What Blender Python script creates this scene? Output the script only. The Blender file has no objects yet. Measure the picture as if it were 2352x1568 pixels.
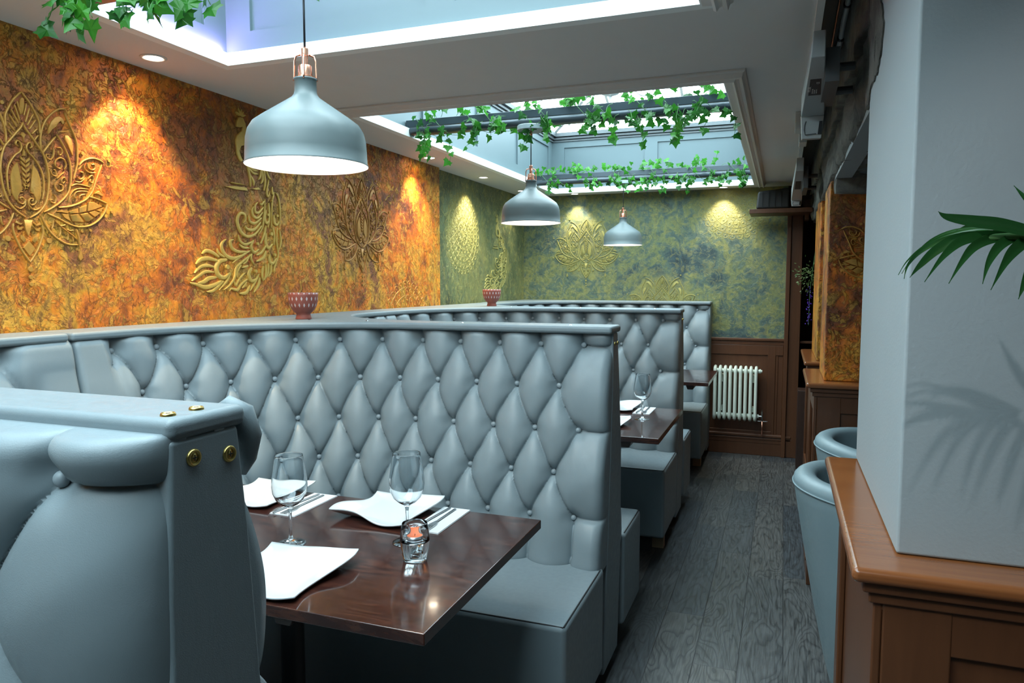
import bpy, bmesh, math, random
import numpy as np
from mathutils import Vector, Matrix
random.seed(7); rng=np.random.default_rng(3)
C=bpy.context.scene.collection
PI=math.pi
LOTUS={"L":[[8,[[-1.2,513.9],[12.3,499.5],[27.7,481.3],[42.9,454.8],[52.3,432.6],[53.1,412.7],[52.4,400.5]]],[6.4,[[14.2,482.2],[9.5,463.4],[4.7,444.7]]],[6.4,[[22.9,470.3],[15.8,448],[8.7,425.8]]],[6.4,[[34.5,455],[23.9,435.8],[13.3,416.8]]],[6.4,[[40.9,438.3],[29.8,422.1],[18.9,406]]],[6.4,[[44.6,413],[35.6,403.3],[26.5,393.6]]],[6.4,[[46.6,393.3],[40.2,385.1],[33.9,376.9]]],[8,[[-0.7,423.9],[6.5,407.6],[22,388.7],[41.6,364.3],[59.5,341],[70.6,308.1],[75,273.9],[72.6,240.2],[68.1,215],[61.2,191.6],[49.1,172],[30.7,153.9],[6.4,138.7]]],[6.4,[[17.4,349.1],[25.1,355.4],[19.5,366.4],[9.6,358.7],[7.8,346.5],[14.4,333.6],[28.4,321.9],[42.1,303.8],[51.7,285],[56.7,261.2],[56.3,237],[55.3,219.7],[49.7,198.6]]],[5.6,[[15.9,189],[20.5,196.5],[12.1,197.7],[6.3,188],[13.1,178.6],[26.1,184],[30.3,198.6],[23.7,212],[11.2,214.6]]],[5.6,[[3.5,193.7],[6.6,176],[18.6,165],[31.4,166.2],[40.5,173.2]]],[8,[[53.8,354.3],[53.4,382.5],[59.7,413.9],[74.7,445.3],[98.4,472.6],[121.7,489],[142.4,492.5]]],[8,[[139.5,481.4],[147.4,460.2],[159.9,435.5],[172.5,410.4],[178,383.8],[177.3,351.8],[174.3,321.5],[162.6,285.8],[159.5,274.7]]],[8,[[59.6,343.1],[78.7,368.7],[105,400.1]]],[8,[[107.8,408.9],[124.4,385],[138.9,358.2],[148.8,330.4],[151.6,299.1],[149.7,267.1],[145,247.8],[140.6,233.7],[127.9,215.4],[103.6,191.8],[75.5,172.4],[52.7,160]]],[5.2,[[96,361.4],[94.8,342.7],[84.9,326.7],[71.8,328.7],[70.3,338.7],[81.4,340.5]]],[5.2,[[107.4,365.4],[118.8,367.4],[125,355.9],[117.5,345.3],[111,349.4],[111.4,357.8]]],[5.2,[[128.6,302.1],[136.3,315.9],[130.4,331.7],[117,335.9],[102.8,327.4],[97.5,314.2],[103.7,304.8],[114.9,302.2],[120.1,313.4]]],[5.2,[[128.1,293.7],[113.6,281.2],[101.6,269.2]]],[5.2,[[78.6,294.9],[86.5,279.6],[99.7,277.2],[98.6,293.7],[91.9,294.8]]],[5.2,[[135.5,265.3],[127,276.7],[117.3,267.1],[121.3,257.1],[128.6,264.3]]],[5.2,[[94,255.3],[95.2,238.8],[105.9,229.7],[120,237.6],[118.5,250],[107.4,252.8]]],[5.2,[[87.2,219.2],[95.5,207.6],[90.1,192.5],[78.9,193.4],[77.3,201.5],[83.9,200.2]]],[8,[[181.5,322.6],[199.4,340.3],[229.6,352.6],[257.2,351.4],[274.5,343.1]]],[8,[[266.5,337.5],[254.8,311.5],[240.2,278.7],[231.3,255.2],[222.9,238.9],[204.3,217.2],[174.1,198.9],[140.1,185.9],[102.8,179.2]]],[5.2,[[198.6,327.3],[202.6,312.8],[219.3,304.3],[242,307.5]]],[5.2,[[211.3,333.5],[215.2,318.9],[229.8,314.5],[240.3,322.6],[238.4,333.2],[228.3,331.7]]],[5.2,[[172,284.9],[183.5,277.9],[196.3,288.2],[194.6,300.9],[185,301.7]]],[5.2,[[164,268.9],[183.1,269.2],[198.4,282]]],[5.2,[[213.2,283.9],[226.3,296.6],[233.2,286.6],[227.3,272.7],[217.6,275.8],[223,283.1]]],[5.2,[[151.1,251.9],[165.8,260.1],[187.4,260.7],[219,257]]],[5.2,[[138.6,199.6],[144.5,221.4],[159.9,240.2],[181.8,248.2],[213.5,248.7]]],[5.2,[[165.4,213],[158.6,220.9],[166.6,234.6],[186.2,240.1],[208.2,241.5]]],[5.2,[[177.4,214.3],[180.5,225.4],[197.8,231.7]]],[8,[[214.5,224.8],[241.8,221.2],[279.6,209.6]]],[8,[[282.1,207.6],[270.1,179.6],[245.3,150.7],[211.5,130.5],[169.5,123.1],[132.1,131],[98.5,145.3],[63.4,156.8]]],[8,[[43.3,148.9],[54.8,123.1],[75.2,95.5],[101.1,76.1],[130.4,64.9],[163.6,64.4]]],[8,[[159.4,115.9],[167.7,92.7],[170.5,60.4]]],[5.2,[[86.7,138],[103.9,122.6],[126,107.2],[144,95.6],[159.8,81.5]]],[5.2,[[103.7,118.4],[105.1,103.7],[99.5,88.6]]],[5.2,[[128,103.1],[130.8,90.5],[127.7,77.6]]],[5.2,[[143.8,91.3],[148,83],[147.4,74.3]]],[5.2,[[126.2,111.5],[137.8,109.1],[152,111.1]]],[5.2,[[103.9,122.6],[113.1,123.3],[122.5,126.1]]],[5.2,[[82.2,137.7],[81.3,123],[76.1,110.2]]],[8,[[45.8,118.3],[46.4,93.7],[33.3,58],[18.7,30.8],[0.1,3.7]]]],"F":[[[1.5,309.7],[14.7,321.7],[14.2,313.6],[0.9,301.6]],[[0.6,295.6],[13.8,307.6],[13.3,299.5],[0,287.6]],[[-0.4,279.6],[12.7,291.5],[12.3,283.4],[-0.9,271.5]],[[-1.5,263.5],[11.7,275.3],[11.3,267.2],[-1.9,255.5]],[[-2.5,247.5],[10.8,259.2],[10.2,251.1],[-2.9,239.4]],[[-3.5,231.4],[9.8,243],[9.2,234.9],[-4,223.3]],[[24.9,301.3],[38.7,283.1],[45.9,261.8],[47,237.1],[45.2,208.3],[36.1,189],[29.5,186.3],[27.2,200.3],[19.5,213.6],[12.5,220.8],[14.8,239.2],[18.6,266.2]],[[118.1,466.6],[131.4,461.1],[137.6,449.9],[130.3,443.2],[124.1,453.3],[114.6,445.2],[107,431.3],[92.9,420.4],[83.3,408.3],[78.7,403.4],[80.8,420.1],[89.9,442.3],[104.2,459.5]],[[135.1,409.8],[146.8,412],[157.9,401.4],[162.3,379],[159.4,348.9],[153.2,362.7],[142.8,384],[134.4,397.2]],[[139.1,169.9],[170.7,183.5],[171,168.5],[141.1,163.7]],[[175.7,186.2],[203,197.5],[199.3,175.4],[174.6,168.8]],[[208.5,206.8],[228.5,208.8],[260.9,198.8],[232.2,185],[204.3,176.9]],[[92.9,165.7],[111.5,171.6],[136.9,171.8],[134,163.1],[111.1,165.2]],[[110.8,161],[133.9,160.9],[141.9,138.2],[119.3,149.1]],[[140.8,159.4],[169.5,164.1],[189.8,139.8],[149,138.7]],[[176.8,164.7],[204,171.4],[225.3,155.8],[207.2,143.3],[194.9,143.4]],[[209,173],[231.9,180.5],[251.9,175.7],[230.7,159.5]],[[237,183.2],[265.8,194.8],[254.5,178.2]],[[232.7,237.8],[251.1,248.7],[268.2,235.2],[260.3,232.1],[245.3,238.2]],[[15.9,122.2],[26.5,120],[37.6,128],[39.4,119.9],[23.9,114.7]],[[15.2,111],[27.8,106.8],[38.7,109.6],[33.7,99.1],[23,100.4]],[[26.5,86.3],[27.8,74.1],[16.4,62.3],[10.5,69.1],[15.5,81.6]],[[172.3,49.6],[180.5,23.8],[170.1,12.5],[162.4,25.3]]],"D":[[[64.8,72],8.6],[[180.7,108.7],4.3],[[212.9,114.1],4.8],[[299,183.3],6.2],[[60.9,468.6],6],[[151.9,515.4],6.5],[[196,363.4],6.2],[[296,355.3],6.2]],"C":[[[0.9,497.8],[6.7,492.3],[5,466.4],[-0.2,447.6],[-5.3,448.5],[-8.4,463.4],[-5.7,491.4]],[[-1.5,394.2],[6.4,387.8],[0.5,376.8],[-1.4,362.7],[-2,376.4],[-9.3,384.9]],[[-1.6,344.9],[2.3,323.7],[-8.1,322]],[[-13.8,132],[12.3,132.1],[6.3,103.3],[-1.3,82.6],[-10.6,102.2]],[[-0.1,68.5],[17.5,45],[-0.9,21.9],[-20.2,47.4]]],"CD":[[[-1.2,-17.7],8.3],[[-1.7,-42.2],6.8],[[2.2,-63.6],6.5]]}
PEACOCK={"L":[[9,[[22,803.5],[7.5,808],[-6.8,812.4]]],[9,[[22,803.5],[17.1,817.6],[10.4,831.2]]],[9,[[22.7,803.7],[26.2,817],[30.5,830.5]]],[9,[[23.8,803.9],[35.3,813.9],[43.2,823.2]]],[9,[[23.8,802.6],[38.7,805.8],[53.8,810.2]]],[9,[[54.5,605.8],[68.1,569],[74.4,536.2],[73.4,512.7]]],[9,[[75.5,562.3],[93.8,538.7],[93,520.3]]],[9,[[62,604.3],[92,588],[123.2,587.2]]],[9,[[57.9,596],[91.4,574.9],[122.6,574]]],[9,[[143.3,595.3],[138.1,565.6],[121.6,550.2]]],[9,[[151.3,596.5],[153.6,554.4],[136.8,533.7]]],[9,[[163.4,595.6],[169.3,543.1],[159.7,507.2]]],[9,[[179.6,595.2],[194.9,570.5],[211.1,561.9]]],[9,[[93.5,624.6],[124.3,613.6],[155.4,597.1],[175,583.9]]],[5,[[-50.8,516.4],[-6.3,516.6],[42.3,517.1]]],[9,[[159,461.8],[140.8,444.4],[129.4,451]]],[10,[[152,433.9],[121.9,407.9],[99.1,409.7],[100.2,436.6],[118,453.7]]],[10,[[145.2,410],[115.1,384.2],[86.9,389.5],[79.5,415.5],[91.5,431.9]]],[10,[[138.4,386.1],[97,359.7],[63.4,364.7],[56.2,390.7]]],[11,[[131.7,366.2],[90.2,332.4],[50.8,329.7],[29.4,343.3]]],[12,[[136.9,351.1],[95.1,313.5],[49.5,299.3],[11.7,312],[-8.5,340.5],[-12.6,369.9],[4.5,393.6],[31.5,392.3],[36,370.1],[18.9,353.7]]],[10,[[70.9,277.6],[31.5,264.2],[-0.5,277.6],[-10.2,303.2]]],[9,[[53,250.1],[14.6,252.1],[-11.8,265.8]]],[12,[[35.7,234.2],[-13.2,232.2],[-49.7,245.5],[-58.8,274.5],[-40.3,281]]],[14,[[24.2,222.4],[-35.7,203.5],[-82.2,211.1],[-106.6,235.7],[-108,261],[-84.3,280.4]]],[9,[[-97.7,207],[-127.4,220.4],[-136.3,241.6]]],[13,[[-128,206],[-161.8,222.7],[-195.3,228.4],[-219.6,215.2]]],[14,[[-138.6,191.2],[-187.1,198.7],[-225.3,192.2],[-254,174]]],[12,[[-159.5,165.6],[-197.9,170.1],[-231.4,162.3],[-262.5,139.2]]],[11,[[-160.4,144.1],[-203.8,145.2],[-242.3,127.2],[-277.7,107.9]]],[14,[[-146.6,122.7],[-185.9,118.8],[-215.2,104.5],[-248.2,101]]],[14,[[-117.3,108.3],[-157.9,92],[-206.7,83.3],[-248.5,94],[-289.3,101]]],[12,[[-107.2,108.4],[-138.3,86.6],[-168.7,68.8],[-202.7,65.6]]],[18,[[-82.9,196.5],[-123.8,188],[-142.5,158.7],[-128.9,130],[-96.4,123],[-67.1,143.5]]],[9,[[58.1,238.9],[2.1,214.1],[-52.4,182.6]]],[10,[[68.7,224],[12,191.8],[-26.8,164.6],[-39.2,123.4],[-72.1,90],[-108.8,71.8]]],[9,[[-64.6,141.7],[-86.8,108.4],[-134,72.1]]],[12,[[82.6,285.9],[67.3,258.4],[86,232.3],[115.3,249]]],[11,[[169.3,423.9],[161.7,384.2],[172.8,365.5],[191.4,382.7]]],[11,[[222.6,405],[224.4,373.4],[242.4,362.8],[255.5,379.8]]],[13,[[165.1,321.8],[163.3,278.6],[180.3,255.8],[208.3,276.9]]],[12,[[188.2,228.4],[186.9,196.6],[207.8,189.2],[233.4,214]]],[14,[[66.3,166.4],[48.3,139.4],[63.8,108.8],[98.4,120.5]]],[7,[[232.9,509.2],[256.7,488],[266.7,424.9],[257.5,351.9]]],[7,[[226.4,500.5],[212.6,459.5],[202.1,347.9]]],[9,[[192.6,559.2],[178.4,502.9],[186.6,484.2],[199.6,509.2]]],[9,[[215.5,530.8],[217.3,499.5],[229.8,508.8]]],[7,[[165.2,470.2],[156.6,403.2],[142.4,343.7],[112.1,310.7]]],[9,[[166.4,353.3],[152.9,313.2],[127.9,272.9]]],[10,[[162.8,266.8],[132.1,234.1],[96.9,221.2]]],[7,[[245,351],[236.4,290.4],[246.5,230.5],[226.2,189.7],[212.5,153.3]]],[8,[[257.2,343.8],[267.7,292],[253.5,251]]],[12,[[161.9,243.2],[142.8,211.1],[95.8,194.1]]],[9,[[68.8,227.8],[65.1,204.7],[83.7,178.4]]],[9,[[141.4,175.8],[133.9,136.4],[138.6,109]]],[9,[[159.4,184],[157.5,136.7],[144.7,112.9]]],[9,[[177.5,188.4],[172.9,148.7],[160,124.9]]],[9,[[195.5,184.9],[191,149],[172.1,128.9]]],[9,[[110.8,140.1],[86.3,105],[50.8,66.6]]],[11,[[115.9,124.5],[108.8,93.3],[75.9,60.5]]],[12,[[51.8,89.6],[28.3,59.2],[-15.5,56]]],[9,[[30.2,104.9],[18.6,89.7],[1.7,78.4]]],[10,[[36.2,116.4],[-3.1,93.5],[-25.5,71.1],[-62.3,77],[-73.1,66]]],[9,[[20.8,142.8],[-12.9,116.1],[-35.4,89.9],[-42.5,108.5]]],[8,[[0.5,176.4],[-22.1,149.8],[-23.3,123.6]]],[8,[[44.2,173.6],[27.5,169.5],[5.4,165.2]]],[9,[[188.4,457],[192.2,402.4],[181,346.5]]],[9,[[214.2,348.8],[221.8,309.5],[217.1,269.4]]],[8,[[57.5,223.6],[33.9,192.4],[11.5,180.5]]]],"F":[[[21.6,795.9],[36.4,796.4],[50.5,776.5],[53.2,751.5],[44.7,729.5],[58.6,701.4],[76.6,678.8],[94.6,650.8],[97.4,625.2],[81,602],[62,604.3],[40,618.9],[63.5,638],[60.8,665.9],[42.8,683.3],[20.2,676.8],[8.2,654.5],[14.6,632.8],[26.9,616.9],[17.3,610.3],[3.2,623.3],[-6.8,644.4],[-7.6,669.5],[-11.9,693.8],[-3.8,715.4],[26.7,741.3],[31.2,759.9],[12.5,753.7],[-5.8,752.6],[-1.1,776.1],[10.6,793.6]],[[-85,495.8],[-27.9,504.7],[47.3,506.5],[52.3,493.9],[-18,491.2]],[[80.6,506.7],[120.7,517.3],[137.7,509.7],[103,503.7]]],"D":[[[-84.2,167.1],13],[[104.7,271.7],9],[[177.3,403.1],8],[[241,404.6],9],[[197.9,320],11],[[218.5,227.5],9],[[88.3,151.4],10],[[206.9,466.8],6]]}
PALM=[(0.0075,0.15,[(0.1593,0.93,1.4795),(0.1686,0.93,1.4732),(0.1957,0.93,1.4675),(0.2198,0.93,1.4634),(0.2494,0.93,1.4544)]),(0.0075,0.1,[(0.1725,0.98,1.4439),(0.1876,0.98,1.4562),(0.2044,0.97,1.4632),(0.227,0.96,1.4629),(0.2608,0.95,1.4527)]),(0.0058,0.5,[(0.141,0.88,1.4012),(0.1613,0.9,1.4293),(0.1825,0.92,1.4464),(0.2107,0.94,1.4525),(0.2419,0.95,1.4521)]),(0.0055,0.6,[(0.1636,0.88,1.3995),(0.1794,0.9,1.4243),(0.1948,0.92,1.4406),(0.2168,0.94,1.4496),(0.2419,0.95,1.4517)]),(0.0055,0.55,[(0.1943,0.88,1.3991),(0.203,0.9,1.4207),(0.2156,0.92,1.4382),(0.2318,0.94,1.4486),(0.2456,0.95,1.4509)]),(0.0065,0.35,[(0.202,0.88,1.3929),(0.2175,0.9,1.4199),(0.2304,0.92,1.4346),(0.2467,0.94,1.4462),(0.258,0.95,1.4493)]),(0.006,0.5,[(0.1414,0.98,1.4066),(0.15,0.97,1.4207),(0.1653,0.96,1.4387),(0.1883,0.95,1.4515),(0.2311,0.95,1.4526)]),(0.002,0.8,[(0.1316,1.0,1.4099),(0.1407,1.0,1.4269),(0.1569,0.99,1.4439),(0.1811,0.98,1.4571),(0.2086,0.96,1.4606),(0.2431,0.95,1.4524)]),(0.002,0.8,[(0.1381,1.02,1.4117),(0.1483,1.02,1.4298),(0.165,1.0,1.4511),(0.1874,0.98,1.4614),(0.2148,0.96,1.4604),(0.2431,0.95,1.4531)]),(0.003,0.7,[(0.1381,1.0,1.4052),(0.1422,1.0,1.423),(0.1554,0.98,1.4405),(0.1839,0.96,1.4536),(0.225,0.95,1.4538)]),(0.006,0.5,[(0.2318,0.9,1.3831),(0.2407,0.91,1.4052),(0.2537,0.93,1.4258),(0.27,0.95,1.4435)]),(0.006,0.4,[(0.2455,0.88,1.3693),(0.2578,0.9,1.4018),(0.2737,0.93,1.4255),(0.2874,0.95,1.4432)]),(0.007,0.3,[(0.2675,0.88,1.3632),(0.2797,0.9,1.4018),(0.2962,0.93,1.4253),(0.3073,0.95,1.4428)]),(0.007,0.3,[(0.2685,0.95,1.5325),(0.2789,0.95,1.498),(0.2917,0.95,1.4704),(0.3013,0.95,1.4497)]),(0.007,0.3,[(0.2469,1.0,1.5125),(0.2614,0.98,1.4881),(0.2805,0.96,1.4681),(0.3012,0.95,1.4511)])]
WORLD=7.5; EXPOSURE=0.38; PALMSPOT=14

# ---------------------------------------------------------------- helpers
def link(name,me,mats,parent=None,smooth=False,loc=None):
    o=bpy.data.objects.new(name,me); C.objects.link(o)
    for m in (mats if isinstance(mats,(list,tuple)) else [mats]): me.materials.append(m)
    if smooth:
        me.polygons.foreach_set('use_smooth',[True]*len(me.polygons))
    if loc is not None: o.location=loc
    if parent: o.parent=parent
    return o
def mesh(name,v,f,mat,parent=None,smooth=False,loc=None):
    me=bpy.data.meshes.new(name); me.from_pydata([tuple(map(float,p)) for p in v],[],[tuple(int(i) for i in q) for q in f]); me.update()
    return link(name,me,mat,parent,smooth,loc)
class MB:
    def __init__(s): s.v=[];s.f=[];s.m=[]
    def add(s,v,f,mi=0):
        n=len(s.v); s.v+=[tuple(p) for p in v]; s.f+=[tuple(i+n for i in q) for q in f]; s.m+=[mi]*len(f)
    def box(s,a,b,mi=0):
        x0,y0,z0=a;x1,y1,z1=b
        s.add([(x0,y0,z0),(x1,y0,z0),(x1,y1,z0),(x0,y1,z0),(x0,y0,z1),(x1,y0,z1),(x1,y1,z1),(x0,y1,z1)],
              [(0,3,2,1),(4,5,6,7),(0,1,5,4),(1,2,6,5),(2,3,7,6),(3,0,4,7)],mi)
    def hexa(s,p,mi=0):
        s.add(p,[(0,3,2,1),(4,5,6,7),(0,1,5,4),(1,2,6,5),(2,3,7,6),(3,0,4,7)],mi)
    def tube(s,pts,r,n=10,mi=0,caps=True):
        pts=[Vector(p) for p in pts]; rs=r if isinstance(r,(list,tuple)) else [r]*len(pts)
        base=len(s.v); u=None
        for i,p in enumerate(pts):
            t=(pts[min(i+1,len(pts)-1)]-pts[max(i-1,0)]).normalized()
            if u is None:
                u=t.orthogonal().normalized()
            else:
                u=(u-t*u.dot(t)); u=u.normalized() if u.length>1e-6 else t.orthogonal().normalized()
            w=t.cross(u)
            for k in range(n):
                a=2*PI*k/n; s.v.append(tuple(p+(u*math.cos(a)+w*math.sin(a))*rs[i]))
        for i in range(len(pts)-1):
            for k in range(n):
                a=base+i*n+k;b=base+i*n+(k+1)%n
                s.f.append((a,b,b+n,a+n)); s.m.append(mi)
        if caps:
            s.f.append(tuple(base+k for k in range(n))[::-1]); s.m.append(mi)
            e=base+(len(pts)-1)*n
            s.f.append(tuple(e+k for k in range(n))); s.m.append(mi)
    def lathe(s,prof,c=(0,0,0),n=48,mi=0,close=False):
        base=len(s.v); 
        for r,z in prof:
            for k in range(n):
                a=2*PI*k/n; s.v.append((c[0]+r*math.cos(a),c[1]+r*math.sin(a),c[2]+z))
        for i in range(len(prof)-1):
            for k in range(n):
                a=base+i*n+k;b=base+i*n+(k+1)%n
                s.f.append((a,b,b+n,a+n)); s.m.append(mi)
        if close:
            s.f.append(tuple(base+k for k in range(n))[::-1]); s.m.append(mi)
            e=base+(len(prof)-1)*n
            s.f.append(tuple(e+k for k in range(n))); s.m.append(mi)
    def prism(s,poly,z0,z1,mi=0):
        n=len(poly); base=len(s.v)
        s.v+=[(p[0],p[1],z0) for p in poly]+[(p[0],p[1],z1) for p in poly]
        s.f.append(tuple(base+i for i in range(n))[::-1]); s.f.append(tuple(base+n+i for i in range(n)))
        s.m+=[mi,mi]
        for i in range(n):
            j=(i+1)%n; s.f.append((base+i,base+j,base+n+j,base+n+i)); s.m.append(mi)
    def build(s,name,mats,parent=None,smooth=False,bevel=0,seg=2,loc=None,auto=False,recalc=False):
        me=bpy.data.meshes.new(name); me.from_pydata(s.v,[],s.f); 
        me.polygons.foreach_set('material_index',s.m); me.update()
        if recalc:
            b=bmesh.new(); b.from_mesh(me); bmesh.ops.recalc_face_normals(b,faces=b.faces); b.to_mesh(me); b.free()
        o=link(name,me,mats,parent,smooth or auto or bevel>0,loc)
        if bevel>0:
            md=o.modifiers.new('b','BEVEL'); md.width=bevel; md.segments=seg; md.limit_method='ANGLE'; md.angle_limit=math.radians(40)
            md.harden_normals=True
        elif auto:
            me.set_sharp_from_angle(angle=math.radians(38))
        return o
def tag(o,label=None,cat=None,group=None,kind=None):
    if label: o['label']=label
    if cat: o['category']=cat
    if group: o['group']=group
    if kind: o['kind']=kind
    return o
def thing(name,label,cat,loc=(0,0,0),rz=0,group=None):
    o=bpy.data.objects.new(name,None); C.objects.link(o); o.location=loc; o.rotation_euler=(0,0,rz); o.empty_display_size=.1
    return tag(o,label,cat,group)
def struct(o): o['kind']='structure'; return o
def dup(root,loc=None,rz=None,label=None):
    r=root.copy(); C.objects.link(r)
    if loc is not None: r.location=loc
    if rz is not None: r.rotation_euler=(0,0,rz)
    if label: r['label']=label
    for ch in list(root.children):
        c=ch.copy(); C.objects.link(c); c.parent=r
        for g in list(ch.children):
            d=g.copy(); C.objects.link(d); d.parent=c
    return r
def cat2(pts,n=5):
    P=[Vector(p) for p in pts]; out=[]
    for i in range(len(P)-1):
        p0=P[max(i-1,0)];p1=P[i];p2=P[i+1];p3=P[min(i+2,len(P)-1)]
        for k in range(n):
            t=k/n; out.append(0.5*((2*p1)+(p2-p0)*t+(2*p0-5*p1+4*p2-p3)*t*t+(3*p1-p0-3*p2+p3)*t**3))
    out.append(P[-1]); return out
# ---------------------------------------------------------------- materials
class NT:
    def __init__(s,name):
        s.mat=bpy.data.materials.new(name); s.mat.use_nodes=True; s.t=s.mat.node_tree; s.t.nodes.clear()
        s.out=s.n('ShaderNodeOutputMaterial'); s.b=s.n('ShaderNodeBsdfPrincipled'); s.t.links.new(s.b.outputs[0],s.out.inputs[0])
    def n(s,typ,**kw):
        o=s.t.nodes.new(typ)
        for k,v in kw.items():
            if k.startswith('i_'): o.inputs[k[2:].replace('_',' ')].default_value=v
            else: setattr(o,k,v)
        return o
    def l(s,a,b): s.t.links.new(a,b)
    def noise(s,vec,scale,detail=4,rough=.55,dist=0):
        o=s.n('ShaderNodeTexNoise'); o.inputs['Scale'].default_value=scale; o.inputs['Detail'].default_value=detail; o.inputs['Roughness'].default_value=rough; o.inputs['Distortion'].default_value=dist
        if vec is not None: s.l(vec,o.inputs['Vector'])
        return o.outputs[0]
    def ramp(s,fac,stops,interp='LINEAR'):
        o=s.n('ShaderNodeValToRGB'); o.color_ramp.interpolation=interp; e=o.color_ramp.elements
        while len(e)<len(stops): e.new(.5)
        for i,(p,c) in enumerate(stops):
            e[i].position=p; e[i].color=(c,c,c,1) if isinstance(c,(int,float)) else (*c,1)
        s.l(fac,o.inputs[0]); return o.outputs[0]
    def mix(s,f,a,b,typ='MIX'):
        o=s.n('ShaderNodeMix',data_type='RGBA',blend_type=typ)
        for inp,v in ((o.inputs[0],f),(o.inputs[6],a),(o.inputs[7],b)):
            if hasattr(v,'links'): s.l(v,inp)
            else: inp.default_value=v if isinstance(v,(int,float)) else (*v,1)
        return o.outputs[2]
    def math(s,op,a,b=0,c=None):
        o=s.n('ShaderNodeMath',operation=op)
        for i,v in enumerate((a,b,c)):
            if v is None: continue
            if hasattr(v,'links'): s.l(v,o.inputs[i])
            else: o.inputs[i].default_value=v
        return o.outputs[0]
    def bump(s,h,strength,dist,prev=None):
        o=s.n('ShaderNodeBump'); o.inputs['Strength'].default_value=strength; o.inputs['Distance'].default_value=dist; s.l(h,o.inputs['Height'])
        if prev is not None: s.l(prev,o.inputs['Normal'])
        return o.outputs[0]
    def obj(s): return s.n('ShaderNodeTexCoord').outputs['Object']
    def pos(s): return s.n('ShaderNodeNewGeometry').outputs['Position']
    def mapping(s,v,scale=(1,1,1),loc=(0,0,0),rot=(0,0,0)):
        o=s.n('ShaderNodeMapping'); o.inputs['Scale'].default_value=scale; o.inputs['Location'].default_value=loc; o.inputs['Rotation'].default_value=rot; s.l(v,o.inputs[0]); return o.outputs[0]
    def set(s,**kw):
        for k,v in kw.items():
            i=s.b.inputs[k.replace('_',' ')]
            if hasattr(v,'links'): s.l(v,i)
            elif isinstance(v,tuple): i.default_value=(*v,1) if len(v)==3 else v
            else: i.default_value=v
        return s.mat
def simple(name,col,rough=.5,metal=0,noise=0,nscale=30,bump=0,bscale=200,**kw):
    t=NT(name)
    if noise:
        n=t.noise(t.pos(),nscale); c=t.mix(n,tuple(x*(1-noise) for x in col),tuple(min(1,x*(1+noise)) for x in col))
        t.set(Base_Color=c)
    else: t.set(Base_Color=col)
    if bump: t.set(Normal=t.bump(t.noise(t.pos(),bscale,6,.6),bump,.002))
    return t.set(Roughness=rough,Metallic=metal,**kw)
M={}
def leather(name,col):
    t=NT(name); p=t.pos()
    v=t.n('ShaderNodeTexVoronoi'); v.inputs['Scale'].default_value=650; t.l(t.mapping(p,(1,1,1)),v.inputs['Vector'])
    n=t.noise(p,3,3,.5); c=t.mix(t.ramp(n,[(.3,0),(.7,1)]),tuple(x*.93 for x in col),tuple(x*1.05 for x in col))
    w=t.noise(t.mapping(p,(1,1,.5)),26,3,.5,.6)
    nb=t.bump(w,.10,.006)
    nb=t.bump(v.outputs[0],.14,.0008,nb)
    return t.set(Base_Color=c,Roughness=t.ramp(t.noise(p,60,3),[(.3,.36),(.7,.5)]),Normal=nb,Specular_IOR_Level=.45)
M['leather']=leather('blue_grey_leather',(.205,.250,.272))
M['leather_chair']=leather('teal_grey_leather',(.22,.30,.33))
M['button']=simple('button_leather',(.27,.32,.35),.4)
M['dark']=simple('dark_gap',(.02,.02,.022),.8)
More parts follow.
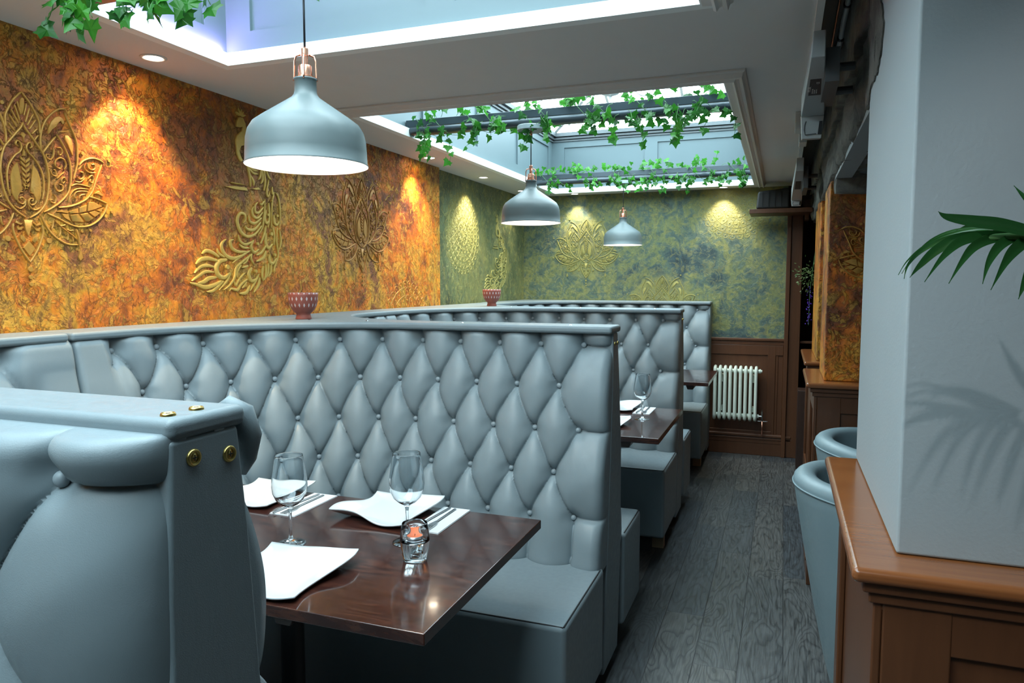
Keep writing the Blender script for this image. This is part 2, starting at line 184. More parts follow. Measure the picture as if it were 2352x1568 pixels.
def wall_plaster(name,stops,goldc,centers,plane,rs,vert=1.0,bstr=1.0,brown_ground=None):
    t=NT(name); p=t.pos()
    q=t.mapping(p,(1,1,.8)); qs=t.mapping(p,(1,1,vert))
    big=t.noise(qs,2.0,4,.6,1.0); mid=t.noise(qs,8,7,.68,1.2); fine=t.noise(q,38,6,.65,.6)
    s=t.math('ADD',t.math('MULTIPLY',big,.62),t.math('MULTIPLY',mid,.38))
    base=t.ramp(s,stops)
    flake=t.ramp(t.noise(qs,13,8,.66,.7),[(.47,0),(.50,1)])
    flake2=t.ramp(t.noise(t.mapping(p,(1,1,1),(5,3,7)),19,8,.68,1.2),[(.52,0),(.56,1)])
    base=t.mix(t.math('MULTIPLY',flake2,rs[0]),base,goldc)
    dk=t.ramp(fine,[(.36,.45),(.6,1)])
    base=t.mix(rs[1],base,dk,'MULTIPLY')
    if brown_ground:  # purple-brown plaster zones around the reliefs, the wall's own colour
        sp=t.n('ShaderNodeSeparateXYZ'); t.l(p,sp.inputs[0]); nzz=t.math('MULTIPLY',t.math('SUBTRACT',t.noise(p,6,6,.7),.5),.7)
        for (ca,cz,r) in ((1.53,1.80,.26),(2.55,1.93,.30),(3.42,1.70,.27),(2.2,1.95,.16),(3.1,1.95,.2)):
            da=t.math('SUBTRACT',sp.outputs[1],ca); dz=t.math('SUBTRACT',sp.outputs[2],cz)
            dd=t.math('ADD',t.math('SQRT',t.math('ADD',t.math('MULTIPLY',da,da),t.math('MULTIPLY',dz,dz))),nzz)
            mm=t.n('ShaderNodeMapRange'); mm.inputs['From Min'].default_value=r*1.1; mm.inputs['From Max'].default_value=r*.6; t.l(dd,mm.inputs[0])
            base=t.mix(t.math('MULTIPLY',mm.outputs[0],.6),base,brown_ground)
    # gold paint around stencilled ornaments
    if centers:
        sep=t.n('ShaderNodeSeparateXYZ'); t.l(p,sep.inputs[0]); a=sep.outputs[0 if plane=='y' else 1]; z=sep.outputs[2]
        nz=t.math('MULTIPLY',t.math('SUBTRACT',t.noise(p,22,5,.7),.5),.16)
        for (ca,cz,r) in centers:
            da=t.math('SUBTRACT',a,ca); dz=t.math('SUBTRACT',z,cz)
            d=t.math('SQRT',t.math('ADD',t.math('MULTIPLY',da,da),t.math('MULTIPLY',dz,dz)))
            d=t.math('ADD',d,nz)
            m=t.n('ShaderNodeMapRange'); m.inputs['From Min'].default_value=r*1.05; m.inputs['From Max'].default_value=r*.8; t.l(d,m.inputs[0])
            base=t.mix(t.math('MULTIPLY',m.outputs[0],.36),base,goldc)
    h=t.math('ADD',t.math('MULTIPLY',flake,.8),t.math('ADD',t.math('MULTIPLY',flake2,.5),t.math('MULTIPLY',fine,.9)))
    nb=t.bump(h,.9*bstr,.007)
    return t.set(Base_Color=base,Roughness=t.ramp(mid,[(.3,.36),(.7,.62)]),Metallic=.12,Normal=nb)
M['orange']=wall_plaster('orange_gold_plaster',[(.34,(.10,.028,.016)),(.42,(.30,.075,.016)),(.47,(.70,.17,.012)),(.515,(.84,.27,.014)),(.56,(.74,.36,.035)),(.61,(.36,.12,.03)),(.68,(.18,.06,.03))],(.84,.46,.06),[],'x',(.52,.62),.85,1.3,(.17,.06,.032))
M['green']=wall_plaster('green_gold_plaster',[(.32,(.03,.05,.055)),(.42,(.06,.10,.105)),(.48,(.12,.17,.13)),(.53,(.24,.26,.10)),(.58,(.13,.18,.13)),(.66,(.07,.12,.12)),(.74,(.28,.26,.07))],(.46,.40,.11),
   [(-1.62,1.70,.27),(-.958,1.22,.27),(-.37,2.05,.30)],'y',(.30,.4),1.0,.45)
M['green_side']=wall_plaster('green_gold_plaster_side',[(.30,(.05,.06,.035)),(.42,(.12,.15,.07)),(.50,(.18,.21,.09)),(.56,(.26,.26,.09)),(.64,(.16,.19,.09)),(.74,(.30,.27,.07))],(.48,.42,.12),
   [(4.87,1.76,.30),(5.72,1.55,.14)],'x',(.35,.5),.5,.8)
M['gold']=simple('gold_relief',(.54,.27,.05),.45,.25,.25,60,.5,160)
M['gold_bright']=simple('gold_relief_bright',(.66,.42,.09),.45,.25,.2,60,.5,160)
M['gold_brown']=simple('gold_relief_brown',(.42,.20,.045),.5,.2,.25,60,.5,160)
M['gold_green']=simple('gold_relief_pale',(.36,.32,.10),.6,.25,.25,60,.4,160)
M['ceiling']=simple('ceiling_white',(.72,.71,.69),.75,0,.03,8,.15,60)
M['trim']=simple('trim_white',(.70,.68,.65),.5)
M['reveal']=simple('reveal_white',(.90,.93,.92),.55)
M['panel']=simple('coffer_blue_grey',(.115,.165,.183),.5,0,.03,6)
M['cornice']=simple('cornice_grey',(.11,.13,.14),.5)
def wood(name,col,dark,rough,scale=1.0,axis='z',coat=0.,str_=.25):
    t=NT(name); p=t.pos(); sc={'z':(1,1,.08),'x':(.08,1,1),'y':(1,.08,1)}[axis]
    g=t.noise(t.mapping(p,sc),55*scale,6,.6,1.5); g2=t.noise(t.mapping(p,sc),12*scale,3,.6,2)
    c=t.mix(t.ramp(t.math('ADD',t.math('MULTIPLY',g,.5),t.math('MULTIPLY',g2,.5)),[(.35,0),(.65,1)]),dark,col)
    return t.set(Base_Color=c,Roughness=rough,Normal=t.bump(g,str_*.5,.001),Coat_Weight=coat,Coat_Roughness=.12)
M['brown']=wood('painted_brown_wood',(.115,.042,.017),(.085,.030,.012),.36,.6)
M['sill']=wood('varnished_sill_wood',(.27,.092,.028),(.19,.058,.018),.25,.6,'x',.35)
M['darkwood']=wood('dark_brown_wood',(.045,.02,.013),(.03,.014,.01),.4,.6)
M['edgewear']=simple('worn_edge',(.30,.16,.10),.5)
def tablemat():
    t=NT('mahogany_tabletop'); p=t.pos()
    sep=t.n('ShaderNodeSeparateXYZ'); t.l(p,sep.inputs[0])
    st=t.math('FLOOR',t.math('MULTIPLY',sep.outputs[1],9.0)); 
    cmb=t.n('ShaderNodeCombineXYZ'); t.l(t.math('MULTIPLY',st,3.7),cmb.inputs[0]); 
    va=t.n('ShaderNodeVectorMath',operation='ADD'); t.l(t.mapping(p,(.22,1.6,1)),va.inputs[0]); t.l(cmb.outputs[0],va.inputs[1])
    g=t.noise(va.outputs[0],24,7,.6,2.2)
    wn=t.n('ShaderNodeTexWhiteNoise',noise_dimensions='1D'); t.l(st,wn.inputs['W'])
    c=t.ramp(g,[(.3,(.018,.006,.005)),(.52,(.042,.014,.010)),(.66,(.085,.028,.016)),(.74,(.04,.014,.010))])
    c=t.mix(t.math('MULTIPLY',wn.outputs[0],.35),c,(.03,.011,.009))
    return t.set(Base_Color=c,Roughness=t.ramp(t.noise(p,30,4),[(.3,.10),(.7,.2)]),Coat_Weight=.4,Coat_Roughness=.06,Normal=t.bump(g,.08,.0006))
M['table']=tablemat()
def floormat():
    t=NT('grey_oak_planks'); p=t.pos(); W=.157; L=1.2
    sep=t.n('ShaderNodeSeparateXYZ'); t.l(p,sep.inputs[0]); x=sep.outputs[0]; y=sep.outputs[1]
    xi=t.math('DIVIDE',t.math('ADD',x,5*W+.118-W),W); row=t.math('FLOOR',xi); fx=t.math('FRACT',xi)
    wn=t.n('ShaderNodeTexWhiteNoise',noise_dimensions='1D'); t.l(row,wn.inputs['W'])
    yi=t.math('ADD',t.math('DIVIDE',y,L),t.math('MULTIPLY',wn.outputs[0],7.3)); col=t.math('FLOOR',yi); fy=t.math('FRACT',yi)
    cid=t.n('ShaderNodeCombineXYZ'); t.l(row,cid.inputs[0]); t.l(col,cid.inputs[1])
    wn2=t.n('ShaderNodeTexWhiteNoise',noise_dimensions='3D'); t.l(cid.outputs[0],wn2.inputs['Vector'])
    off=t.n('ShaderNodeVectorMath',operation='SCALE'); t.l(wn2.outputs['Color'],off.inputs[0]); off.inputs['Scale'].default_value=20
    v=t.n('ShaderNodeVectorMath',operation='ADD'); t.l(t.mapping(p,(1,.20,1)),v.inputs[0]); t.l(off.outputs[0],v.inputs[1])
    n=t.noise(v.outputs[0],5.5,3,.5,.5)
    rings=t.math('FRACT',t.math('MULTIPLY',n,26)); rg=t.ramp(rings,[(0,.1),(.12,.8),(.6,1),(1,.25)])
    fib=t.noise(t.mapping(p,(1,.05,1)),150,5,.65,.5)
    base=t.mix(wn2.outputs[0],(.048,.058,.069),(.125,.118,.108))
    base=t.mix(t.math('MULTIPLY',rg,.8),tuple(a*.35 for a in (.066,.07,.076)),base)
    base=t.mix(.55,base,t.ramp(fib,[(.38,.30),(.60,1.5)]),'MULTIPLY')
    gx=t.math('MINIMUM',fx,t.math('SUBTRACT',1,fx)); gy=t.math('MULTIPLY',t.math('MINIMUM',fy,t.math('SUBTRACT',1,fy)),L/W)
    gap=t.ramp(t.math('MINIMUM',gx,gy),[(0,0),(.016,1)])
    base=t.mix(gap,(.012,.012,.014),base)
    h=t.math('ADD',t.math('MULTIPLY',gap,1),t.math('MULTIPLY',rg,.25))
    return t.set(Base_Color=base,Roughness=t.ramp(fib,[(.3,.28),(.7,.5)]),Normal=t.bump(h,.3,.0015))
M['floor']=floormat()
def plaster(name,col,b=.35):
    t=NT(name); p=t.pos(); n=t.noise(p,150,5,.6); n2=t.noise(p,4,3)
    c=t.mix(n2,tuple(x*.95 for x in col),tuple(x*1.03 for x in col))
    return t.set(Base_Color=c,Roughness=.7,Normal=t.bump(n,b,.0015))
M['plaster']=plaster('grey_white_plaster',(.33,.365,.38))
M['concrete']=None
def conc():
    t=NT('rough_concrete'); p=t.pos(); a=t.noise(p,7,8,.7,.6); b=t.noise(p,60,6,.7)
    c=t.ramp(a,[(.3,(.035,.033,.03)),(.5,(.12,.115,.10)),(.7,(.20,.19,.165))])
    h=t.math('ADD',a,t.math('MULTIPLY',b,.3)); return t.set(Base_Color=c,Roughness=.9,Normal=t.bump(h,1,.02))
M['concrete']=conc()
M['shade']=simple('pendant_grey_green',(.135,.17,.175),.42,0,.03,20)
M['shade_in']=simple('pendant_inside_white',(.93,.90,.86),.35)
M['copper']=simple('brushed_copper',(.85,.40,.27),.25,1)
M['brass']=simple('brass',(.62,.47,.16),.28,1,.15,80)
M['chrome']=simple('chrome',(.75,.75,.76),.14,1)
M['steel']=simple('steel_cutlery',(.62,.64,.66),.18,1)
M['black']=simple('black_plastic',(.012,.013,.015),.4)
M['cord']=simple('black_cord',(.012,.014,.02),.5)
M['speaker']=simple('speaker_grille',(.02,.02,.02),.6,0,.3,300)
M['white_enamel']=simple('radiator_enamel',(.72,.76,.66),.3)
M['china']=simple('white_china',(.62,.64,.65),.12)
M['napkin']=simple('paper_napkin',(.60,.62,.64),.8)
M['greybox']=simple('heater_grey',(.36,.38,.38),.38)
M['bracket']=simple('bracket_grey',(.07,.075,.08),.5)
M['conduit']=simple('conduit_white',(.55,.58,.58),.4)
M['beam_metal']=simple('dark_beam_metal',(.06,.08,.095),.32,.3)
M['rose_grey']=simple('rose_grey',(.33,.40,.42),.45)
M['chandelier']=simple('chandelier_white',(.62,.66,.66),.4)
M['stem']=simple('ivy_stem',(.09,.22,.07),.6)
M['soil']=simple('soil',(.03,.02,.012),.95)
M['pot']=simple('pot_grey',(.2,.2,.2),.6)
M['wax']=simple('red_wax',(.75,.16,.06),.45)
M['alu']=simple('tealight_cup',(.6,.6,.62),.3,1)
def emis(name,col,s):
    m=bpy.data.materials.new(name); m.use_nodes=True; t=m.node_tree; t.nodes.clear(); o=t.nodes.new('ShaderNodeOutputMaterial'); e=t.nodes.new('ShaderNodeEmission'); e.inputs[0].default_value=(*col,1); e.inputs[1].default_value=s; t.links.new(e.outputs[0],o.inputs[0]); return m
M['bulb']=emis('lit_bulb',(1,.90,.76),60)
M['spotglow']=emis('lit_downlight',(1,.86,.66),45)
M['spotglow2']=emis('lit_downlight_white',(1,.97,.88),7)
def glassmat(name,rough=0):
    m=bpy.data.materials.new(name); m.use_nodes=True; t=m.node_tree; t.nodes.clear(); o=t.nodes.new('ShaderNodeOutputMaterial')
    g=t.nodes.new('ShaderNodeBsdfGlass'); g.inputs['IOR'].default_value=1.45; g.inputs['Roughness'].default_value=rough; g.inputs['Color'].default_value=(.97,.99,1,1)
    t.links.new(g.outputs[0],o.inputs[0]); return m
M['glass']=glassmat('clear_glass')
def thin():
    m=bpy.data.materials.new('roof_glazing'); m.use_nodes=True; t=m.node_tree; t.nodes.clear(); o=t.nodes.new('ShaderNodeOutputMaterial')
    a=t.nodes.new('ShaderNodeBsdfTransparent'); a.inputs[0].default_value=(.93,.97,.98,1); b=t.nodes.new('ShaderNodeBsdfGlossy'); b.inputs['Roughness'].default_value=.05; mx=t.nodes.new('ShaderNodeMixShader'); mx.inputs[0].default_value=.06
    t.links.new(a.outputs[0],mx.inputs[1]); t.links.new(b.outputs[0],mx.inputs[2]); t.links.new(mx.outputs[0],o.inputs[0]); return m
M['glazing']=thin()
def leafmat(name,c1,c2,rough=.35):
    t=NT(name); a=t.n('ShaderNodeAttribute',attribute_name='vary'); n=t.noise(t.pos(),90,3)
    f=t.math('ADD',t.math('MULTIPLY',a.outputs['Fac'],.85),t.math('MULTIPLY',n,.15))
    c=t.ramp(f,[(0,c1),(.55,tuple((x+y)/2 for x,y in zip(c1,c2))),(1,c2)])
    tr=t.n('ShaderNodeBsdfTranslucent'); t.l(c,tr.inputs[0]); mx=t.n('ShaderNodeMixShader'); mx.inputs[0].default_value=.38
    t.set(Base_Color=c,Roughness=rough); t.l(t.b.outputs[0],mx.inputs[1]); t.l(tr.outputs[0],mx.inputs[2]); t.l(mx.outputs[0],t.out.inputs[0]); return t.mat
M['ivy']=leafmat('ivy_leaf',(.006,.07,.010),(.07,.36,.03))
M['palm']=leafmat('palm_leaf',(.010,.05,.012),(.03,.13,.03),.28)
M['sprig']=leafmat('sprig_leaf',(.05,.12,.03),(.30,.36,.14),.5)
M['purple']=simple('purple_flower',(.09,.02,.35),.5)
# ---------------------------------------------------------------- room shell
ZC=2.165
def boxo(name,a,b,mat,parent=None,bevel=0,**k):
    m=MB(); m.box(a,b); return m.build(name,mat,parent,bevel=bevel,**k)
struct(boxo('floor',(-2.6,-4.0,-.1),(3.2,7.6,0),M['floor']))
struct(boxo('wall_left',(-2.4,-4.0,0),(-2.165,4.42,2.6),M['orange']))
struct(boxo('wall_left_far',(-2.4,4.42,0),(-2.20,6.35,2.6),M['green_side']))
struct(boxo('wall_back',(-2.3,6.2,0),(.018,6.35,2.6),M['green']))
struct(boxo('wall_back_right',(.36,6.2,0),(3.2,6.35,2.7),M['darkwood']))
struct(boxo('wall_back_top',(.018,6.2,2.0),(.36,6.35,2.7),M['darkwood']))
struct(boxo('wall_hall_end',(-.1,7.4,0),(.6,7.5,2.2),M['darkwood']))
struct(boxo('wall_hall_left',(-.1,6.35,0),(0,7.4,2.2),M['darkwood']))  # unseen hall sides and ceiling, added to keep stray sky light out
struct(boxo('wall_hall_right',(.5,6.35,0),(.6,7.4,2.2),M['darkwood']))
struct(boxo('ceiling_hall',(-.1,6.35,2.1),(.6,7.5,2.2),M['darkwood']))
struct(boxo('wall_right',(2.7,-4.0,0),(2.85,6.35,2.7),M['plaster']))
# wall behind the camera, its three window openings filled in to cut light from behind
m=MB(); xs=[-2.4,-1.9,-.75,-.45,.7,1.0,2.2,2.85]
for i in range(0,7,2): m.box((xs[i],-4.1,0),(xs[i+1],-4.0,2.7))
m.box((1.0,-4.1,.55),(2.2,-4.0,2.45)); m.box((-.75,-4.1,.55),(.7,-4.0,2.45)); m.box((-1.9,-4.1,.55),(-.75,-4.0,2.45))
for i in range(1,6,2): m.box((xs[i],-4.1,0),(xs[i+1],-4.0,.55)); m.box((xs[i],-4.1,2.45),(xs[i+1],-4.0,2.7))
struct(m.build('wall_front',M['plaster']))
for k,i in enumerate(()):
    m=MB(); x0,x1=xs[i],xs[i+1]
    for a,b in (((x0,-4.08,.55),(x0+.05,-4.02,2.45)),((x1-.05,-4.08,.55),(x1,-4.02,2.45)),((x0,-4.08,.55),(x1,-4.02,.6)),((x0,-4.08,2.4),(x1,-4.02,2.45)),((x0,-4.08,1.45),(x1,-4.02,1.5))): m.box(a,b)
    struct(m.build('window_%d'%(k+1),M['trim']))
# ceiling with two skylight openings
CX0,CX1=-1.86,-.23; O1=(-1.4,2.115); O2=(2.93,6.03)
m=MB(); ys=[-4.0,O1[0],O1[1],O2[0],O2[1],6.2]
for i in range(5):
    if i in (1,3):
        m.box((-2.4,ys[i],ZC),(CX0,ys[i+1],ZC+.03)); m.box((CX1,ys[i],ZC),(.065,ys[i+1],ZC+.03))
    else: m.box((-2.4,ys[i],ZC),(.065,ys[i+1],ZC+.03))
m.box((.065,-4.0,ZC-.012),(.085,6.2,ZC+.3))
struct(m.build('ceiling',M['ceiling']))
struct(boxo('ceiling_right',(.085,-4.0,2.46),(2.85,6.35,2.6),M['ceiling']))
# decorative ceiling moulding around the skylights (near and right side)
def moulding(name,o,near=True):
    m=MB(); prof=[(0,0),(.0,-.006),(.05,-.008),(.055,-.022),(.07,-.026),(.082,-.016),(.098,-.012),(.11,-.026),(.125,-.026),(.135,-.010),(.15,-.006),(.15,0)]
    y0,y1=o; 
    # right side run, mitred at the near corner; near run
    n=len(prof)
    v=[];f=[]
    for (d,h) in prof: v.append((CX1+d*.55,(y0-d) if near else y0,ZC+h-.0005))
    for (d,h) in prof: v.append((CX1+d*.55,y1+.0,ZC+h-.0005))
    f=[(i,i+1,n+i+1,n+i) for i in range(n-1)]; m.add(v,f)
    if near:
        v=[(CX1+d*.55,y0-d,ZC+h-.0005) for d,h in prof]+[(CX0-.02,y0-d,ZC+h-.0005) for d,h in prof]
        m.add(v,[(i+1,i,n+i,n+i+1) for i in range(n-1)])
    return struct(m.build(name,M['trim'],recalc=True))
moulding('trim_1',O2); moulding('trim_2',O1,False)
# skylight wells
def well(idx,o):
    y0,y1=o; zt=2.66; b=.03
    m=MB() # white reveal at the foot
    e=.006
    m.box((CX0-.034,y0-.034,ZC-.002),(CX0+e,y1+.034,ZC+.042)); m.box((CX0+e,y1-e,ZC-.002),(CX1-e,y1+.034,ZC+.042))
    m.box((CX0+e,y0-.034,ZC-.002),(CX1-e,y0+e,ZC+.042)); m.box((CX1-e,y0-.034,ZC-.002),(CX1+.034,y1+.034,ZC+.042))
    struct(m.build('trim_%d'%(idx*2+3),M['reveal']))
    X0,X1,Y0,Y1=CX0-b,CX1+b,y0-b,y1+b
    def side(name,ax,c,sgn,a0,a1,npan):
        # frame slab with recessed panels: ax 'x' -> plane x=c facing -sgn
        m=MB(); t=.06; zlo,zhi=ZC+.036,zt; pz0,pz1=2.285,2.55
        def B(a,bb,z0,z1,d0,d1):
            lo=c+min(sgn*d0,sgn*d1); hi=c+max(sgn*d0,sgn*d1)
            if ax=='x': m.box((lo,a,z0),(hi,bb,z1))
            else: m.box((a,lo,z0),(bb,hi,z1))
        B(a0,a1,zlo,zhi,.012,t)
        B(a0,a1,zlo,pz0,0,.012); B(a0,a1,pz1,zhi,0,.012)
        w=.105; L=(a1-a0-w*(npan+1))/npan
        for k in range(npan+1): B(a0+k*(L+w),a0+k*(L+w)+w,pz0,pz1,0,.012)
        struct(m.build(name,M['panel']))
        m=MB()  # cornice
        for z,d,h in ((2.60,.012,.012),(2.618,.026,.016),(2.64,.045,.03)):
            lo=c-(sgn*d if sgn>0 else 0); hi=c-(sgn*d if sgn<0 else 0); lo,hi=min(c,c-sgn*d),max(c,c-sgn*d)
            if ax=='x': m.box((lo,a0,z),(hi,a1,z+h))
            else: m.box((a0,lo,z),(a1,hi,z+h))
        return struct(m.build(name.replace('wall','trim'),M['cornice']))
    side('wall_skylight_%d_left'%idx,'x',X0,-1,Y0,Y1,5 if idx==1 else 4)
    side('wall_skylight_%d_right'%idx,'x',X1,1,Y0,Y1,4)
    side('wall_skylight_%d_far'%idx,'y',Y1,1,X0,X1,2)
    side('wall_skylight_%d_near'%idx,'y',Y0,-1,X0,X1,2)
    # hipped glass lantern
    zr=3.08; cx=(X0+X1)/2; hw=(X1-X0)/2; r0=(cx,Y0+hw,zr); r1=(cx,Y1-hw,zr)
    A=(X0,Y0,2.67);B_=(X1,Y0,2.67);D=(X0,Y1,2.67);E=(X1,Y1,2.67)
    root=thing('roof_lantern','glazed hipped roof lantern over the '+('nearer' if idx==1 else 'farther')+' ceiling opening, white bars','skylight',(cx,(Y0+Y1)/2,2.66))
    off=Vector(root.location)
    def R(p): return tuple(Vector(p)-off)
    m=MB(); m.add([R(p) for p in (A,B_,E,D,r0,r1)],[(0,4,1),(2,5,3),(0,3,5,4),(1,4,5,2)]); m.build('glass_roof',M['glazing'],root)
    def bar(p,q,w=.028,par=root):
        m=MB(); m.tube([R(p),R(q)],w*.7,n=4); return m.build('glazing_bar',M['trim'],par)
    for p,q in ((A,r0),(B_,r0),(D,r1),(E,r1),(r0,r1)): bar(p,q)
    def lerp(a,b,t): return tuple(x+(y-x)*t for x,y in zip(a,b))
    nb=4
    for k in range(1,nb+1):
        t=k/(nb+1); yy=r0[1]+(r1[1]-r0[1])*(k-1)/(nb-1)
        for X in (X0,X1): bar((X,yy,2.67),(cx,yy,zr),.02)
    for Y,rr in ((Y0,r0),(Y1,r1)):
        for t in (.33,.67): 
            x=X0+(X1-X0)*t; yy=Y+(rr[1]-Y)*.66
            bar((x,Y,2.67),(x if 0 else x,yy,2.67+(zr-2.67)*.62),.02)
well(1,O1); well(2,O2)
# dado panelling on the far wall
m=MB(); y=6.2
m.box((-.62,y-.02,.12),(.018,y,.94)); m.box((-.62,y-.045,.935),(.03,y,.955)); m.box((-.62,y-.032,.90),(.03,y-.02,.935))
m.box((-.62,y-.036,.14),(-.06,y-.02,.20))
m.box((-.62,y-.031,.82),(.017,y-.02,.8995)); m.box((-.10,y-.032,.16),(-.04,y-.02,.9)); m.box((-.04,y-.026,.16),(-.02,y-.02,.9))
m.box((-.62,y-.042,0),(.09,y-.0,.13)); m.box((-.62,y-.05,.13),(.09,y,.145)); m.box((-.62,y-.058,.155),(.09,y,.172)); m.box((-.62,y-.045,.10),(.09,y,.175))
struct(m.build('trim_7',M['brown'],bevel=.004))
# door casing beside the far wall
m=MB(); m.box((.018,6.13,0),(.05,6.2,2.02)); m.box((.05,6.15,0),(.135,6.24,2.02)); m.box((-.0,6.15,1.96),(.36,6.2,2.05)); m.box((.33,6.15,0),(.40,6.24,2.02))
m.box((.135,6.20,.92),(.33,6.24,.94))
struct(m.build('door_1',M['brown'],bevel=.004))
# ---------------------------------------------------------------- plaster relief ornaments
def ridge(m,pts,w,h,T,taper=False,n=5,flat=False):
    P=cat2([(a/1000,b/1000,0) for a,b in pts],4) ; N=len(P); base=len(m.v)
    for i,p in enumerate(P):
        t=(P[min(i+1,N-1)]-P[max(i-1,0)]); t=t.normalized() if t.length>0 else Vector((1,0,0))
        nn=Vector((-t.y,t.x,0)); 
        k=1.0
        if taper: u=i/(N-1); k=max(.12,math.sin(PI*min(1,u*.85+.12))**.7)
        else: u=min(i,N-1-i)/max(1,N-1); k=min(1,.45+u*8)
        for j in range(n):
            a=PI*j/(n-1); q=p+nn*(math.cos(a)*w*k/2); hh=h*(math.sin(a)**.6 if math.sin(a)>0 else 0)
            m.v.append(T(q.x,q.y,hh-.001))
    for i in range(N-1):
        for j in range(n-1):
            a=base+i*n+j; m.f.append((a,a+1,a+n+1,a+n)); m.m.append(0)
def plate(m,poly,h,T):
    P=[Vector((a/1000,b/1000)) for a,b in poly]; c=sum(P,Vector((0,0)))/len(P); n=len(P); base=len(m.v)
    for p in P: m.v.append(T(p.x,p.y,-.001))
    for p in P: m.v.append(T(p.x,p.y,h*.7))
    for p in P: q=c+(p-c)*(1-min(.12,.0015/max(1e-4,(p-c).length))); m.v.append(T(q.x,q.y,h))
    for r in range(2):
        for i in range(n):
            j=(i+1)%n; m.f.append((base+r*n+i,base+r*n+j,base+(r+1)*n+j,base+(r+1)*n+i)); m.m.append(0)
    m.f.append(tuple(base+2*n+i for i in range(n))); m.m.append(0)
def disc(m,c,r,h,T):
    plate(m,[(c[0]+r*math.cos(a),c[1]+r*math.sin(a)) for a in [2*PI*k/14 for k in range(14)]],h,T)
def lotus(name,place,mat,label,group=None,h=.006,cut=None):
    m=MB()
    for s in (1,-1):
        T=lambda a,b,d,s=s: place(a*s,b,d)
        for w,p in LOTUS['L']: ridge(m,p,w/1000*.85,h,T)
        for p in LOTUS['F']: plate(m,p,h*.8,T)
        for c,r in LOTUS['D']: disc(m,c,r,h*.8,T)
    T=place
    for p in LOTUS['C']: plate(m,p,h*.8,T)
    for k in range(6): pass
    for c,r in LOTUS['CD']: disc(m,(0,c[1]),r,h*.8,T)
    o=m.build(name,mat,smooth=True,recalc=True); o.data.set_sharp_from_angle(angle=math.radians(50)); return tag(o,label,'wall ornament',group)
YW=-2.165
def left(y0,z0,x=-2.165): return lambda a,b,d:(x+d,y0+a,z0+b)
def back(x0,z0,y=6.2): return lambda a,b,d:(x0+a,y-d,z0+b)
lotus('lotus_relief',left(1.576,1.46),M['gold'],'large gold lotus relief at the left end of the orange plaster wall')
lotus('lotus_relief',left(3.455,1.455),M['gold_brown'],'brown-gold lotus relief on the orange wall, between the peacock and the green wall')
lotus('lotus_relief',back(-1.62,1.44),M['gold_green'],'yellow-gold lotus relief on the green far wall, behind the farthest pendant lamp')
lotus('lotus_relief',back(-.958,.95),M['gold_green'],'half-hidden yellow lotus relief just above the top rail of the farthest bench')
def peacock(name,T,mat,label):
    m=MB()
    for w,p in PEACOCK['L']: ridge(m,p,w*1.45/1000,.007,T,taper=True)
    for p in PEACOCK['F']: plate(m,p,.006,T)
    for c,r in PEACOCK['D']: disc(m,c,r*.8,.010,T)
    o=m.build(name,mat,smooth=True,recalc=True); o.data.set_sharp_from_angle(angle=math.radians(50)); return tag(o,label,'wall ornament')
peacock('peacock_relief',left(2.5,1.3),M['gold_bright'],'gold peacock relief with long curling tail on the orange wall, left of the big pendant')
peacock('peacock_relief',lambda a,b,d:(-2.2+d,5.52+a*.9,1.275+b*.82),M['gold_green'],'gold peacock relief on the green side wall near the far corner')
def mandala(name,T,mat,label,R=.28,zmax=None,zmin=-9):
    m=MB()
    def ok(pts): return (zmax is None or max(p[1] for p in pts)/1000<zmax) and min(p[1] for p in pts)/1000>zmin
    def line(pts,w):
        if ok(pts): ridge(m,pts,w*.62/1000,.0028,T)
    def arcs(r0,r1,n,w,ph=0):
        for k in range(n):
            a0=2*PI*(k+ph)/n; a1=2*PI*(k+1+ph)/n; am=(a0+a1)/2
            f=lambda r,a:(r*1000*math.cos(a),r*1000*math.sin(a))
            line([f(r0,a0),f(r0+(r1-r0)*.7,a0*.75+am*.25),f(r1,am),f(r0+(r1-r0)*.7,a1*.75+am*.25),f(r0,a1)],w)
            if ok([f(r1,am)]): disc(m,f(r0+(r1-r0)*.45,am),(r1-r0)*110,.0022,T)
    for r,n in ((.10,24),(.30,12),(.42,30),(.70,40),(.88,44)):
        for k in range(n):
            a0=2*PI*k/n;a1=2*PI*(k+1)/n; line([(R*r*1000*math.cos(a),R*r*1000*math.sin(a)) for a in (a0,(a0+a1)/2,a1)],5)
    arcs(R*.12,R*.28,10,6); arcs(R*.32,R*.5,16,6); arcs(R*.5,R*.7,20,6,.5); arcs(R*.71,R*.87,26,5); arcs(R*.88,R*1.02,30,6,.5)
    o=m.build(name,mat,smooth=True,recalc=True); return tag(o,label,'wall ornament')
mandala('mandala_relief',back(-.37,2.05),M['gold_green'],'round lace-like gold mandala relief at the top right of the green far wall',.29,.112)
mandala('mandala_relief',left(4.87,1.76,-2.2),M['gold_green'],'oval-looking gold mandala relief on the green side wall next to the orange wall',.29)
mandala('mandala_relief',left(3.96,1.13),M['gold'],'reddish mandala relief low on the orange wall, half hidden by the bench top',.28,None,.122)
